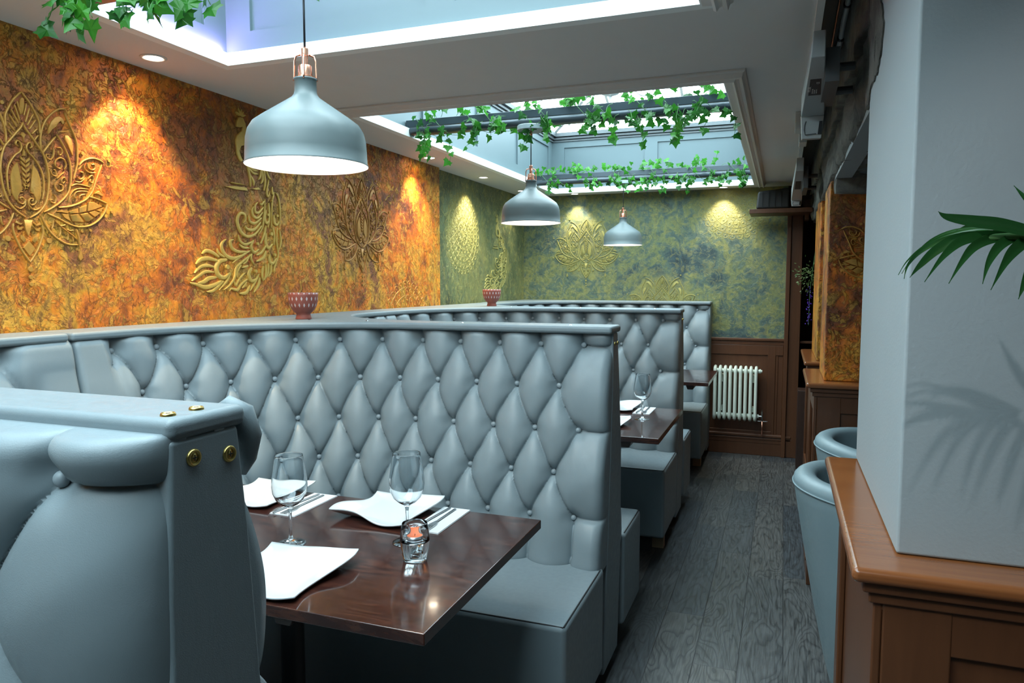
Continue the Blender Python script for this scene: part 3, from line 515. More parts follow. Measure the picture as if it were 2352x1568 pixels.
# ---------------------------------------------------------------- booth benches
ROWS=[1.183,1.041,.893,.747,.600]; DZ=.146; DX=.079; SB=.105; XW=-1.98; RC=.70; ZT=1.236
def bpath(s,xe,yt,d):
    """plan path of a backrest face: s along it from the aisle end; d=-1 face looks to -y, +1 to +y"""
    L1=xe-(XW+RC)
    if s<L1: return (xe-s,yt,0.0,1.0*d)
    s-=L1; cx=XW+RC; cy=yt+d*RC
    if s<RC*PI/2:
        t=s/RC; return (cx-RC*math.sin(t),cy-d*RC*math.cos(t),math.sin(t),d*math.cos(t))
    s-=RC*PI/2
    return (XW,cy+d*s,1.0,0.0)
def plen(xe,yt,d,yseam): return xe-(XW+RC)+RC*PI/2+abs(yseam-(yt+d*RC))
def tuft_h(s,z,slast,sfirst,DX=DX):
    # relative lattice coordinates; buttons at (sfirst+2k*DX, rows 0,2,4) and (sfirst+(2k+1)*DX, rows 1,3)
    u=(s-sfirst)/DX; v=(ROWS[0]-z)/DZ
    p=.22
    vz=np.clip(v,0,4); uz=np.clip(u,0,(slast-sfirst)/DX)
    a=(uz+vz)/2; b=(uz-vz)/2
    g=(np.abs(np.sin(PI*a))*np.abs(np.sin(PI*b)))**p
    g=.62*g+.38*g**2.6
    # right (aisle end) region: horizontal creases only
    outr=np.clip(-u,0,1.0); outv=np.clip(-v,0,1.0); outb=np.clip(v-4,0,1.0)
    cor=((outr>0)&(outv>0))|((outr>0)&(outb>0))
    gc=np.maximum(np.sin(PI/2*np.clip(outr,0,1)),0)*np.maximum(np.sin(PI/2*np.clip(np.maximum(outv,outb)*1.5,0,1)),0)
    gg=np.abs(gc)**(p*.9); g=np.where(cor,.62*gg+.38*gg**2.6,g)
    um=(slast-sfirst)/DX; ex=np.clip((u-um)*DX/.035,0,1); g=g*(1-ex)+ex*np.maximum(g,.93)
    # button pits
    k=np.round(u/2.0)*2; pit=np.zeros_like(s)
    for r in range(5):
        par=r%2; kk=np.round((u-par)/2.0)*2+par; kk=np.clip(kk,par,np.floor((um-par)/2)*2+par)
        rr=np.hypot((u-kk)*DX,(v-r)*DZ); pit=np.maximum(pit,np.exp(-(rr/.026)**2))
    return g,pit
def tuft_panel(name,parent,xe,yt,d,send,res,z0=.43,amp=.045,lean=.20,buttons=True,wrink=1.0,sb0=SB,ed=.034,er=.035,dx=DX):
    ns=int(send/res)+1; nz=int((ZT-z0)/res)+1
    s=np.linspace(0,send,ns); z=np.linspace(z0,ZT,nz); S,Z=np.meshgrid(s,z)
    slast=send-.13
    # warp the creases slightly so they curve like stretched leather
    ph=np.sin(S*61.3)*.5+np.sin(Z*43+S*9)*.5
    Sw=S+.0045*np.sin((ROWS[0]-Z)/DZ*PI)*1.0+.0015*ph; Zw=Z+.0015*np.sin(S*37)
    g,pit=tuft_h(Sw,Zw,slast,sb0,dx)
    h=amp*(g-1)-pit*.018-.007*np.exp(-np.clip(g,0,1)/.22)
    # rounded outer edges
    def edge(dist,r=.035): q=np.clip(dist/r,0,1); return 1-np.sqrt(1-(1-q)**2+1e-9)
    h-= ed*edge(S,er)+.030*edge(ZT-Z,.03)+.02*edge(send-S,.02)+.02*edge(Z-z0,.03)
    h+= wrink*.0016*np.sin(S*173+Z*31)*pit
    h+= .0009*np.sin(S*23+3*np.sin(Z*17+S*5))*np.clip(g,0,1)
    off=lean*(ZT-Z)+(.012 if lean>.01 else -.004)*np.sin(np.clip((ZT-Z)/.8,0,1)*PI)+h
    px_=np.empty_like(S);py_=np.empty_like(S);nx=np.empty_like(S);ny=np.empty_like(S)
    for i,si in enumerate(s):
        a=bpath(si,xe,yt,d); px_[:,i]=a[0];py_[:,i]=a[1];nx[:,i]=a[2];ny[:,i]=a[3]
    X=px_+nx*off; Y=py_+ny*off
    V=np.stack([X,Y,Z],-1)
    # skirt turned back at all edges
    def back(row,dd): 
        return row
    verts=V.reshape(-1,3)
    idx=np.arange(ns*nz).reshape(nz,ns)
    q=np.stack([idx[:-1,:-1],idx[:-1,1:],idx[1:,1:],idx[1:,:-1]],-1).reshape(-1,4)
    # skirt ring
    ring=np.concatenate([idx[0,:],idx[1:,-1],idx[-1,-2::-1],idx[-2:0:-1,0]])
    o2=np.concatenate([np.stack([px_,py_],-1).reshape(-1,2)[ring]-np.stack([nx,ny],-1).reshape(-1,2)[ring]*(ed+.028)+np.stack([nx,ny],-1).reshape(-1,2)[ring]*(lean*(ZT-Z)).reshape(-1)[ring][:,None]*.55,verts[ring][:,2:]],1)
    nb=len(verts); verts=np.concatenate([verts,o2]); n=len(ring)
    ri=np.arange(n); rj=(ri+1)%n
    sk=np.stack([ring[ri],nb+ri,nb+rj,ring[rj]],-1)
    f=np.concatenate([q,sk]); 
    if d<0: f=f[:,::-1]
    me=bpy.data.meshes.new(name); nv=len(verts); nf=len(f)
    me.vertices.add(nv); me.vertices.foreach_set('co',verts.ravel().astype(np.float32))
    me.loops.add(nf*4); me.loops.foreach_set('vertex_index',f.ravel().astype(np.int32))
    me.polygons.add(nf); me.polygons.foreach_set('loop_start',np.arange(0,nf*4,4,dtype=np.int32)); me.polygons.foreach_set('use_smooth',np.ones(nf,bool))
    me.update(calc_edges=True); me.validate()
    o=link(name,me,M['leather'],parent)
    if buttons:
        bm=MB(); bm.lathe([(.0001,.0065),(.004,.006),(.0075,.0042),(.0095,.001),(.0098,-.003)],n=16); bme=None
        cnt=0
        for r,zr in enumerate(ROWS):
            k=0
            while True:
                sb=sb0+(2*k+(r%2))*dx; k+=1
                if sb>slast+.001 or cnt>=98: break
                a=bpath(sb,xe,yt,d); of=lean*(ZT-zr)+(.012 if lean>.01 else -.004)*math.sin(min(1,(ZT-zr)/.8)*PI)-amp-.018+.014
                loc=(a[0]+a[2]*of,a[1]+a[3]*of,zr)
                if bme is None:
                    ob=bm.build('tuft_button',M['button'],parent,smooth=True); bme=ob.data
                else:
                    ob=bpy.data.objects.new('tuft_button',bme); C.objects.link(ob); ob.parent=parent
                ob.location=loc; ob.rotation_euler=Vector((a[2],a[3],0)).to_track_quat('Z','Y').to_euler(); cnt+=1
    return o
def offpath(xe,yt,d,send,off,n=60,s0=0):
    out=[]
    for i in range(n+1):
        a=bpath(s0+(send-s0)*i/n,xe,yt,d); out.append((a[0]+a[2]*off,a[1]+a[3]*off))
    return out
def seat(name,parent,xe,yt,d,send,depth,b0=.10):
    inner=offpath(xe+.008,yt,d,send,b0); outer=offpath(xe+.008,yt,d,send,depth)
    poly=inner+outer[::-1]
    if d<0: poly=poly[::-1]
    m=MB(); m.prism(poly,.09,.45)
    o=m.build(name,M['leather'],parent,bevel=.018,seg=3,recalc=True)
    # piping seam along the front top edge and aisle edge
    pts=[(p[0],p[1],.4505) for p in outer[1:]]
    a=outer[0]; b=inner[0]
    m=MB(); m.tube([(a[0]-.009,a[1]-.009*d,.4455)]+[(p[0],p[1]-.008*d*(1 if i<len(outer)*.4 else .3),.4465) for i,p in enumerate(outer) if i>1 and i<len(outer)*.45],.0022,n=6)
    m.tube([(b[0]-.008,b[1]+.03*d,.4465),(a[0]-.008,a[1]-.010*d,.4465)],.0022,n=6)
    m.build('seat_seam',M['dark'],parent)
    m=MB(); ins=offpath(xe-.07,yt,d,send,depth-.06); inn=offpath(xe-.07,yt,d,send,.05); pl=inn+ins[::-1]
    m.prism(pl if d>0 else pl[::-1],0,.095); m.build('plinth',M['dark'],parent,recalc=True)
def screw(parent,loc,rot,r=.0085,washer=True,name='brass_screw'):
    m=MB(); m.lathe([(.0001,.0022),(r*.55,.002),(r*.62,.0008),(r*.66,.0008),(r*.72,.003),(r*.88,.003),(r,.001),(r,-.002)],n=28)
    o=m.build(name,M['brass'],parent,smooth=True); o.location=loc; o.rotation_euler=rot
    m=MB(); q=r*.34; m.box((-q,-q*.18,.0019),(q,q*.18,.0025)); m.box((-q*.18,-q,.0019),(q*.18,q,.0025))
    x=m.build('cross_slot',M['dark'],o); return o
def partition(label,xe,yF,yB,seamF,seamB,resF,resB,depthF=.568,depthB=.44,strip=None,lF=.20,eF=(.034,.035),dxF=DX,capy=None,sb0=SB,sp=(.03,.085,.095,.055)):
    t=thing('booth_bench',label,'bench',(xe,(yF+(yB or 6.2))/2,0),group=None)
    off=Vector(t.location)
    parts=[]
    before=set(bpy.data.objects)
    sF=plen(xe,yF,-1,seamF)
    tuft_panel('tufted_backrest',t,xe,yF,-1,sF,resF,lean=lF,sb0=sb0,ed=eF[0],er=eF[1],dx=dxF)
    seat('seat',t,xe,yF,-1,sF,depthF)
    yb=yB if yB else 6.2
    if yB:
        sB=plen(xe,yB,1,seamB)
        tuft_panel('tufted_backrest',t,xe,yB,1,sB,resB,lean=.15,buttons=False)
        seat('seat',t,xe,yB,1,sB,depthB)
    # padded cap: T-shaped in plan
    F=offpath(xe+.004,capy[0] if capy else yF-.012,-1,sF,0)
    poly=list(F)
    ws=-2.162 if yF<4.4 else -2.195
    if yB:
        B=offpath(xe+.004,capy[1] if capy else yB+.012,1,sB,0)
        poly+= [(ws,F[-1][1]),(ws,B[-1][1])]+B[::-1]
    else:
        poly+= [(-2.195,F[-1][1]),(-2.195,6.19),(xe+.004,6.19)]
    m=MB(); m.prism(poly[::-1],1.226,1.252); m.build('top_rail',M['leather'],t,bevel=.0105,seg=4,recalc=True)
    # pinched stud holes on the cap
    # end strip on the aisle side
    S0,S1=strip
    prof=[(S0,1.228),(S0+(0 if lF>.1 else -.008),1.05),(S0-(.045 if lF>.1 else .012),.55),(S0-(.098 if lF>.1 else .015),.05),(S1+sp[3],.05),(S1+sp[2],.4),(S1+sp[1],.8),(S1+sp[0],1.1),(S1,1.228)] if yB else [(S0,1.228),(S0-.02,1.0),(S0-.05,.55),(S0-.098,.05),(6.19,.05),(6.19,1.228)]
    n=len(prof); th=.034
    m=MB(); v=[(xe-th,a,b) for a,b in prof]+[(xe+.002,a,b) for a,b in prof]
    m.add(v,[tuple(range(n))[::-1],tuple(range(n,2*n))]+[(i,(i+1)%n,n+(i+1)%n,n+i) for i in range(n)])
    m.build('end_panel',M['leather'],t,bevel=.006,seg=3,recalc=True)
    # core
    m=MB(); L=-2.1
    yc0=strip[0]+.02 if lF<.1 else yF+.055; yc1=(yB-.03) if yB else 6.19
    cb=.65*lF-.0; m.hexa([(L,yc0-cb,.0),(xe-.03,yc0-cb,.0),(xe-.03,yc1+(.1 if yB else 0),.0),(L,yc1+(.1 if yB else 0),.0),(L,yc0,1.226),(xe-.03,yc0,1.226),(xe-.03,yc1,1.226),(L,yc1,1.226)])
    m.build('core_frame',M['dark'],t)
    for o in set(bpy.data.objects)-before:
        if o.parent==t: o.location=Vector(o.location)-off
    return t
P0=partition('nearest blue-grey leather bench back at lower left, brass screws on its end panel',-.62,.515,.725,-.35,1.565,.0035,.007,depthF=.5,strip=(.597,.702),lF=.0,sb0=.125,eF=(.078,.12),dxF=.118,capy=(.596,.716),sp=(.014,.036,.05,.05))
P1=partition('big tufted blue-grey booth bench right behind the laid table with the candle',-.545,2.43,2.56,1.568,3.395,.0038,.012,strip=(2.457,2.527))
P2=partition('tufted booth bench in the middle, second one behind the candle table',-.545,4.23,4.36,3.398,5.19,.006,.014,depthB=.43,strip=(4.257,4.327))
P3=partition('farthest tufted booth bench, set against the green far wall beside the radiator',-.545,6.03,None,5.193,None,.007,None,strip=(6.05,6.19))
tag(P1,None,None); 
# P0 details
scr=screw(P0,(.0,0,0),(0,PI/2,0),r=.0102)
def pl(o,w): o.location=Vector(w)-Vector(P0.location)
pl(scr,(-.6175,.628,1.204)); s2=screw(P0,(0,0,0),(0,PI/2,0),r=.0102); pl(s2,(-.6175,.684,1.196))
for y in (.618,.66):
    s3=screw(P0,(0,0,0),(0,0,0),r=.0085); pl(s3,(-.642,y,1.2525))
# folded pleats of leather at the end of the nearest bench
if 0:
  m=MB(); m.tube([(-.690,.545,1.214),(-.668,.537,1.2175),(-.648,.545,1.219),(-.632,.572,1.221)],[.003,.0065,.009,.006],n=12)
m=MB(); m.tube([(-.650,.742,1.155),(-.643,.744,1.175),(-.636,.740,1.205),(-.640,.732,1.236),(-.652,.724,1.245),(-.668,.722,1.238)],[.006,.012,.0165,.017,.014,.008],n=14)
o=m.build('leather_pleat',M['leather'],P0,smooth=True); o.location=-Vector(P0.location)
for P,y0,y1 in ((P1,2.462,2.505),(P2,4.262,4.30)):
    for y in (y0,y1):
        o=screw(P,Vector((-.5425,y+.015,1.19))-Vector(P.location),(0,PI/2,0),r=.0065)
for P,xs_,yy in ((P1,(-.70,-1.12,-1.53,-1.80),2.47),(P2,(-.70,-1.15,-1.6),4.27)):
    for x in xs_:
        m=MB(); m.lathe([(.0001,.002),(.004,.0015),(.006,0)],n=12); o=m.build('cap_stud',M['chrome'],P,smooth=True); o.location=Vector((x,yy,1.2525))-Vector(P.location)
# beige wooden foot under the middle bench
for P,y in ((P2,3.78),(P3,5.62)):
    m=MB(); m.box((-.64,y,0),(-.555,y+.05,.085)); o=m.build('wooden_foot',simple('pale_wood_foot',(.35,.24,.14),.6),P,bevel=.003); o.location=-Vector(P.location)
# ---------------------------------------------------------------- tables
def table(label,x0,x1,y0,y1,bear=-.75):
    t=thing('dining_table',label,'table',((x0+x1)/2,(y0+y1)/2,0)); o=t.location
    m=MB(); m.box((x0-o.x,y0-o.y,.725),(x1-o.x,y1-o.y,.75)); m.build('tabletop',M['table'],t,bevel=.0025)
    for bx in (bear,x0+.35):
        m=MB(); w=.03; a=bx-o.x; ya,yb=y0+.03-o.y,y1-.03-o.y
        m.hexa([(a-w*.6,ya,.695),(a+w*.6,ya,.695),(a+w*.6,yb,.695),(a-w*.6,yb,.695),(a-w,ya,.725),(a+w,ya,.725),(a+w,yb,.725),(a-w,yb,.725)]); m.build('bearer',M['darkwood'],t,bevel=.003)
    m=MB(); m.lathe([(.035,.02),(.03,.06),(.03,.70)],(0,0,0),n=24,close=True); m.build('pedestal',M['black'],t,smooth=False,auto=True)
    m=MB(); m.lathe([(.24,0),(.24,.008),(.22,.016),(.04,.024)],(0,0,0),n=32,close=True); m.build('base',M['black'],t,auto=True)
    return t
table('glossy dark mahogany table in front, laid with white plates, two wine glasses and a candle',-1.74,-.607,1.160,1.858,-.95)
table('dark table of the middle booth, one wine glass and white napkin in view',-1.72,-.47,3.02,3.78,-.62)
table('farthest dark table, its corner in front of the radiator',-1.72,-.440,4.857,5.56,-.56)
TZ=.7502
# wine glasses
def wineglass(label,x,y,h=.225):
    t=thing('wine_glass',label,'wine glass',(x,y,TZ),group=None)
    s=h/.225
    out=[(.0365,.0),(.0368,.0012),(.030,.0025),(.015,.005),(.0062,.011),(.0042,.022),(.0038,.05),(.0039,.078),(.0055,.090)]
    bo=[(.010,.0955),(.022,.102),(.034,.114),(.0415,.131),(.0438,.148),(.0425,.168),(.0385,.195),(.0350,.216),(.0341,.2240),(.03395,.2249)]
    bi=[(.0337,.2252),(.03345,.2249),(.0333,.2240),(.0342,.216),(.0377,.195),(.0417,.168),(.0430,.148),(.0407,.1315),(.0332,.115),(.0215,.1035),(.010,.0985),(.0001,.0975)]
    m=MB(); m.lathe([(r*s,z*s) for r,z in ([(.0001,0)]+out+bo+bi)],n=64); m.build('glass',M['glass'],t,smooth=True)
    return t
wineglass('left wine glass on the front table, standing between the plates near the bench end',-1.137,1.464)
wineglass('wine glass on the front table, standing just behind the candle holder',-.869,1.576,.228)
wineglass('wine glass on the middle booth table, seen in the gap behind the big bench',-.616,3.44,.218)
# wavy square plates
def wavyplate(label,x,y,rz,S=.235,k=1.0):
    t=thing('square_plate',label,'plate',(x,y,TZ),rz)
    N=36; v=[];f=[]
    def P(i,j,th):
        a=i/N*2-1;b=j/N*2-1
        # wavy outline: edges bow in and out, corners pulled
        X=a*S/2; Y=b*S/2
        X+= .013*math.sin(b*PI*.95)*abs(a)**2; Y+= -.013*math.sin(a*PI*.95)*abs(b)**2
        r=max(abs(a),abs(b)); q=max(0,(r-.62)/.38)
        Z=.004+.016*q**1.35 + .010*q*math.sin(PI*(a*b))*(.8)
        Z+= .010*(abs(a)*abs(b))**3*q*(1 if a*b>0 else -.3)
        return (X,Y,Z*1+th)
    n1=N+1
    for th in (0,-.0042):
        for i in range(n1):
            for j in range(n1): 
                p=P(i,j,th); v.append((p[0],p[1],max(p[2],.0)))
    for i in range(N):
        for j in range(N):
            a=i*n1+j; f.append((a,a+n1,a+n1+1,a+1)); b=a+n1*n1; f.append((b,b+1,b+n1+1,b+n1))
    B=n1*n1
    for i in range(N):
        for a,b in ((i*n1,(i+1)*n1),(N*n1+i,N*n1+i+1),((i+1)*n1+N,i*n1+N),(i+1,i)):
            f.append((a,b,b+B,a+B))
    m=MB(); m.add(v,f); o=m.build('plate_body',M['china'],t,smooth=True,recalc=True); return t
wavyplate('white wavy square plate at the near edge of the front table',-1.035,1.30,math.radians(2),.245)
wavyplate('white wavy square plate at the far side of the front table, left of the candle',-1.035,1.77,math.radians(178),.235)
wavyplate('white plate at the far left of the front table, behind the left wine glass',-1.478,1.775,math.radians(180),.225)
wavyplate('white plate on the middle booth table, at its far side',-.80,3.71,math.radians(180),.22)
wavyplate('white plate corner on the middle booth table, at its near side',-.765,3.235,0,.22)
def napkin(label,x,y,w=.085,d=.21):
    t=thing('paper_napkin',label,'napkin',(x,y,TZ))
    m=MB(); 
    for k in range(3): m.box((-w/2+k*.0006,-d/2+k*.0008,k*.0012),(w/2-k*.0005,d/2-k*.0004,k*.0012+.001))
    m.build('folded_paper',M['napkin'],t,bevel=.0004); return t
def fork(name,label,x,y,rz,L=.19,knife=False,z=TZ+.004):
    t=thing(name,label,'cutlery',(x,y,z),rz)
    m=MB()
    m.hexa([(-.004,-L/2,.001),(.004,-L/2,.001),(.0028,L*.12,.002),(-.0028,L*.12,.002),(-.004,-L/2,.0028),(.004,-L/2,.0028),(.0028,L*.12,.0042),(-.0028,L*.12,.0042)])
    m.build('handle',M['steel'],t,bevel=.0008)
    m=MB()
    if knife:
        m.add([(-.0028,L*.12,.0015),(.0028,L*.12,.0015),(.007,L*.2,.0015),(.0072,L*.42,.0015),(.002,L*.5,.0015),(-.003,L*.5,.0015)]+[(-.0028,L*.12,.0032),(.0028,L*.12,.0032),(.007,L*.2,.0022),(.0072,L*.42,.0022),(.002,L*.5,.0026),(-.003,L*.5,.003)],[(5,4,3,2,1,0),(6,7,8,9,10,11)]+[(i,(i+1)%6,6+(i+1)%6,6+i) for i in range(6)]); m.build('blade',M['steel'],t)
    else:
        m.add([(-.0028,L*.12,.002),(.0028,L*.12,.002),(.0105,L*.24,.0005),(.0105,L*.32,.001),(-.0105,L*.32,.001),(-.0105,L*.24,.0005)]+[(-.0028,L*.12,.004),(.0028,L*.12,.004),(.0105,L*.24,.0022),(.0105,L*.32,.0028),(-.0105,L*.32,.0028),(-.0105,L*.24,.0022)],[(5,4,3,2,1,0),(6,7,8,9,10,11)]+[(i,(i+1)%6,6+(i+1)%6,6+i) for i in range(6)])
        for k in range(4):
            a=-.0092+k*.0061; m.box((a-.0012,L*.31,.001),(a+.0012,L*.5,.0027))
        m.build('tines',M['steel'],t)
    return t
napkin('white napkin under cutlery behind the candle on the front table',-.863,1.756)
fork('table_knife','steel knife on the napkin behind the candle, left of the fork there',-.888,1.752,math.radians(176),.20,True)
fork('table_fork','steel fork on the napkin behind the candle',-.862,1.752,math.radians(180))
napkin('white napkin under cutlery behind the left wine glass of the front table',-1.300,1.742)
fork('table_knife','steel knife on the napkin behind the left wine glass, left of the fork there',-1.322,1.735,math.radians(176),.20,True)
fork('table_fork','steel fork on the napkin behind the left wine glass',-1.297,1.735,math.radians(180))
napkin('white napkin on the middle booth table, beneath cutlery behind the wine glass',-.645,3.665)
fork('table_knife','knife on the napkin of the middle booth table, left of the fork',-.665,3.66,math.radians(178),.19,True)
fork('table_fork','fork on the napkin of the middle booth table',-.635,3.66,math.radians(180))
# tealight in thick glass
t=thing('candle_holder','small thick glass holder with a red tealight on the front table','candle holder',(-.797,1.481,TZ))
m=MB(); m.lathe([(.0001,0),(.026,0),(.0275,.003),(.0325,.025),(.0350,.045),(.0348,.055),(.0325,.072),(.0300,.087),(.0292,.0885),(.0282,.087),(.0300,.072),(.0315,.058),(.0305,.046),(.023,.0425),(.0001,.0415)],n=64); m.build('glass',M['glass'],t,smooth=True)
t2=thing('tealight_candle','red tealight in a metal cup, inside the glass holder','candle',(-.797,1.481,TZ+.0430))
m=MB(); m.lathe([(.0001,0),(.0186,0),(.0192,.001),(.0195,.0155),(.0188,.0155),(.0184,.013)],n=40); m.build('metal_cup',M['alu'],t2,smooth=True)
m=MB(); m.lathe([(.0001,.0128),(.010,.0125),(.0183,.0135)],n=40); m.build('wax',M['wax'],t2,smooth=True)
m=MB(); m.tube([(0,0,.012),(.001,0,.018)],.0007,n=6); m.build('wick',M['black'],t2)
# terracotta bowls on the bench tops
def bowlmat():
    t=NT('terracotta_with_white_marks'); tc=t.n('ShaderNodeTexCoord').outputs['Object']; sep=t.n('ShaderNodeSeparateXYZ'); t.l(tc,sep.inputs[0])
    ang=t.math('MULTIPLY',t.math('ARCTAN2',sep.outputs[1],sep.outputs[0]),1/(2*PI)); z=sep.outputs[2]
    rowf=t.math('DIVIDE',t.math('SUBTRACT',z,.045),.026); row=t.math('FLOOR',rowf); fz=t.math('FRACT',rowf)
    fa=t.math('FRACT',t.math('ADD',t.math('MULTIPLY',ang,18),t.math('MULTIPLY',row,.5)))
    dx=t.math('ABSOLUTE',t.math('SUBTRACT',fa,.5)); dz=t.math('ABSOLUTE',t.math('SUBTRACT',fz,.5))
    strp=t.math('GREATER_THAN',t.math('FRACT',t.math('MULTIPLY',fz,7.0)),.35)
    dia=t.math('LESS_THAN',t.math('ADD',t.math('MULTIPLY',dx,1.9),dz),.36)
    inr=t.math('MULTIPLY',t.math('GREATER_THAN',row,-.5),t.math('LESS_THAN',row,2.5))
    mk=t.math('MULTIPLY',t.math('MULTIPLY',strp,dia),inr)
    n=t.noise(tc,40); c=t.mix(n,(.23,.055,.04),(.32,.085,.06))
    return t.set(Base_Color=t.mix(mk,c,(.72,.70,.72)),Roughness=.55)
bm_=bowlmat()
def bowl(label,x,y,z,s):
    t=thing('footed_bowl',label,'bowl',(x,y,z))
    m=MB(); m.lathe([(r*s,h*s) for r,h in [(.0001,0),(.037,0),(.038,.003),(.034,.018),(.033,.026),(.040,.033),(.052,.045),(.063,.065),(.069,.09),(.0705,.115),(.070,.128),(.067,.128),(.067,.112),(.060,.066),(.045,.043),(.0001,.036)]],n=56); m.build('bowl_body',bm_,t,smooth=True)
bowl('larger-looking terracotta bowl with white marks on the bench corner in front of the orange wall',-1.850,2.50,1.2522,.85)
bowl('smaller-looking terracotta bowl with white marks farther back, in front of the green wall',-1.762,4.35,1.2522,.84)
# ---------------------------------------------------------------- pendants
def pendant(label,x,y,z,ztop,rose):
    t=thing('pendant_lamp',label,'pendant lamp',(x,y,z)); k=1.0
    outp=[(.1485,-.002),(.1490,.001),(.1465,.003),(.1455,.03),(.1435,.060),(.1385,.080),(.128,.097),(.108,.112),(.080,.131),(.052,.150),(.034,.1625),(.0285,.170),(.0265,.178),(.0262,.203),(.0285,.2045),(.0285,.208),(.0245,.209),(.0001,.209)]
    m=MB(); m.lathe(outp,n=96); m.build('lamp_shade',M['shade'],t,smooth=True)
    inn=[(.1482,-.0018),(.1450,.003),(.1435,.03),(.1415,.059),(.1365,.078),(.126,.0945),(.106,.109),(.078,.128),(.050,.147),(.03,.158),(.0001,.160)]
    m=MB(); m.lathe(inn,n=96); m.build('inner_reflector',M['shade_in'],t,smooth=True)
    m=MB(); m.lathe([(.0001,.043),(.016,.046),(.028,.056),(.033,.072),(.030,.09),(.019,.112),(.014,.125),(.014,.155)],n=32); m.build('bulb',M['bulb'],t,smooth=True)
    m=MB(); m.lathe([(.0215,.208),(.0215,.213),(.017,.215),(.0165,.236),(.0145,.240),(.0075,.241),(.007,.262),(.0085,.263),(.0085,.280),(.006,.283),(.0001,.283)],n=28)
    m.build('copper_cap',M['copper'],t,auto=True)
    for q in range(4):
        a=q*PI/2+.5; c_,s_=math.cos(a),math.sin(a); m=MB()
        m.tube([(c_*.0275,s_*.0275,.203),(c_*.0265,s_*.0265,.212),(c_*.0255,s_*.0255,.250),(c_*.0215,s_*.0215,.262),(c_*.010,s_*.010,.2655)],.0024,n=8); m.build('copper_strut',M['copper'],t,smooth=True)
    m=MB(); m.tube([(0,0,.28),(0,0,ztop-z)],.0026,n=8); m.build('cord',M['cord'],t,smooth=True)
    m=MB(); m.lathe([(.0001,-.0),(.066,-.0),(.0685,.003),(.0685,.022),(.066,.025),(.0001,.025)],(0,0,ztop-z),n=48); m.build('ceiling_rose',M['rose_grey'],t,auto=True)
    m=MB(); m.tube([(0,0,ztop-z-.022),(0,0,ztop-z)],.007,n=14); m.build('cord_grip',M['copper'],t,smooth=True)
    return t
BZ=2.174
pendant('nearest and largest-looking grey-green pendant lamp, above the front table',-1.111,1.53,1.690,BZ-.025,True)
pendant('middle grey-green pendant lamp, hanging below the first ivy beam',-1.190,3.46,1.700,BZ-.025,True)
pendant('farthest and smallest-looking pendant lamp, in front of the green far wall',-1.163,5.55,1.692,BZ-.025,True)
for (x,y,z,e) in ((-1.111,1.53,1.702,26),(-1.190,3.46,1.712,20),(-1.163,5.55,1.704,18)):
    l=bpy.data.lights.new('pendant_light','SPOT'); l.energy=e*.16; l.color=(1,.84,.66); l.spot_size=math.radians(130); l.spot_blend=.6; l.shadow_soft_size=.04
    o=bpy.data.objects.new('pendant_light',l); C.objects.link(o); o.location=(x,y,z)
# ---------------------------------------------------------------- beams with ivy
def beam(label,y,z):
    t=thing('metal_beam',label,'beam',(-1.045,y,z))
    L=.84
    m=MB(); m.box((-L,-.005,.040),(L,.035,.078)); m.build('rectangular_rail',M['beam_metal'],t,bevel=.002)
    m=MB(); m.tube([(-L,-.012,.018),(L,-.012,.018)],.018,n=20); m.build('round_tube',M['beam_metal'],t,auto=True)
    m=MB(); m.box((-L,-.004,-.0002),(L,.03,.02)); m.build('lower_rail',M['beam_metal'],t,bevel=.002)
    return t
beam('dark metal beam under the nearest ivy, mostly above the picture',1.53,BZ)
beam('dark metal beam with ivy crossing the near part of the farther skylight',3.46,BZ)
beam('dark metal beam with ivy crossing the far part of the farther skylight',5.55,BZ)
LEAF=[(0,0),(-.18,-.10),(-.36,-.04),(-.58,-.16),(-.50,.10),(-.62,.34),(-.36,.40),(-.20,.62),(0,1.0),(.20,.62),(.36,.40),(.62,.34),(.50,.10),(.58,-.16),(.36,-.04),(.18,-.10)]
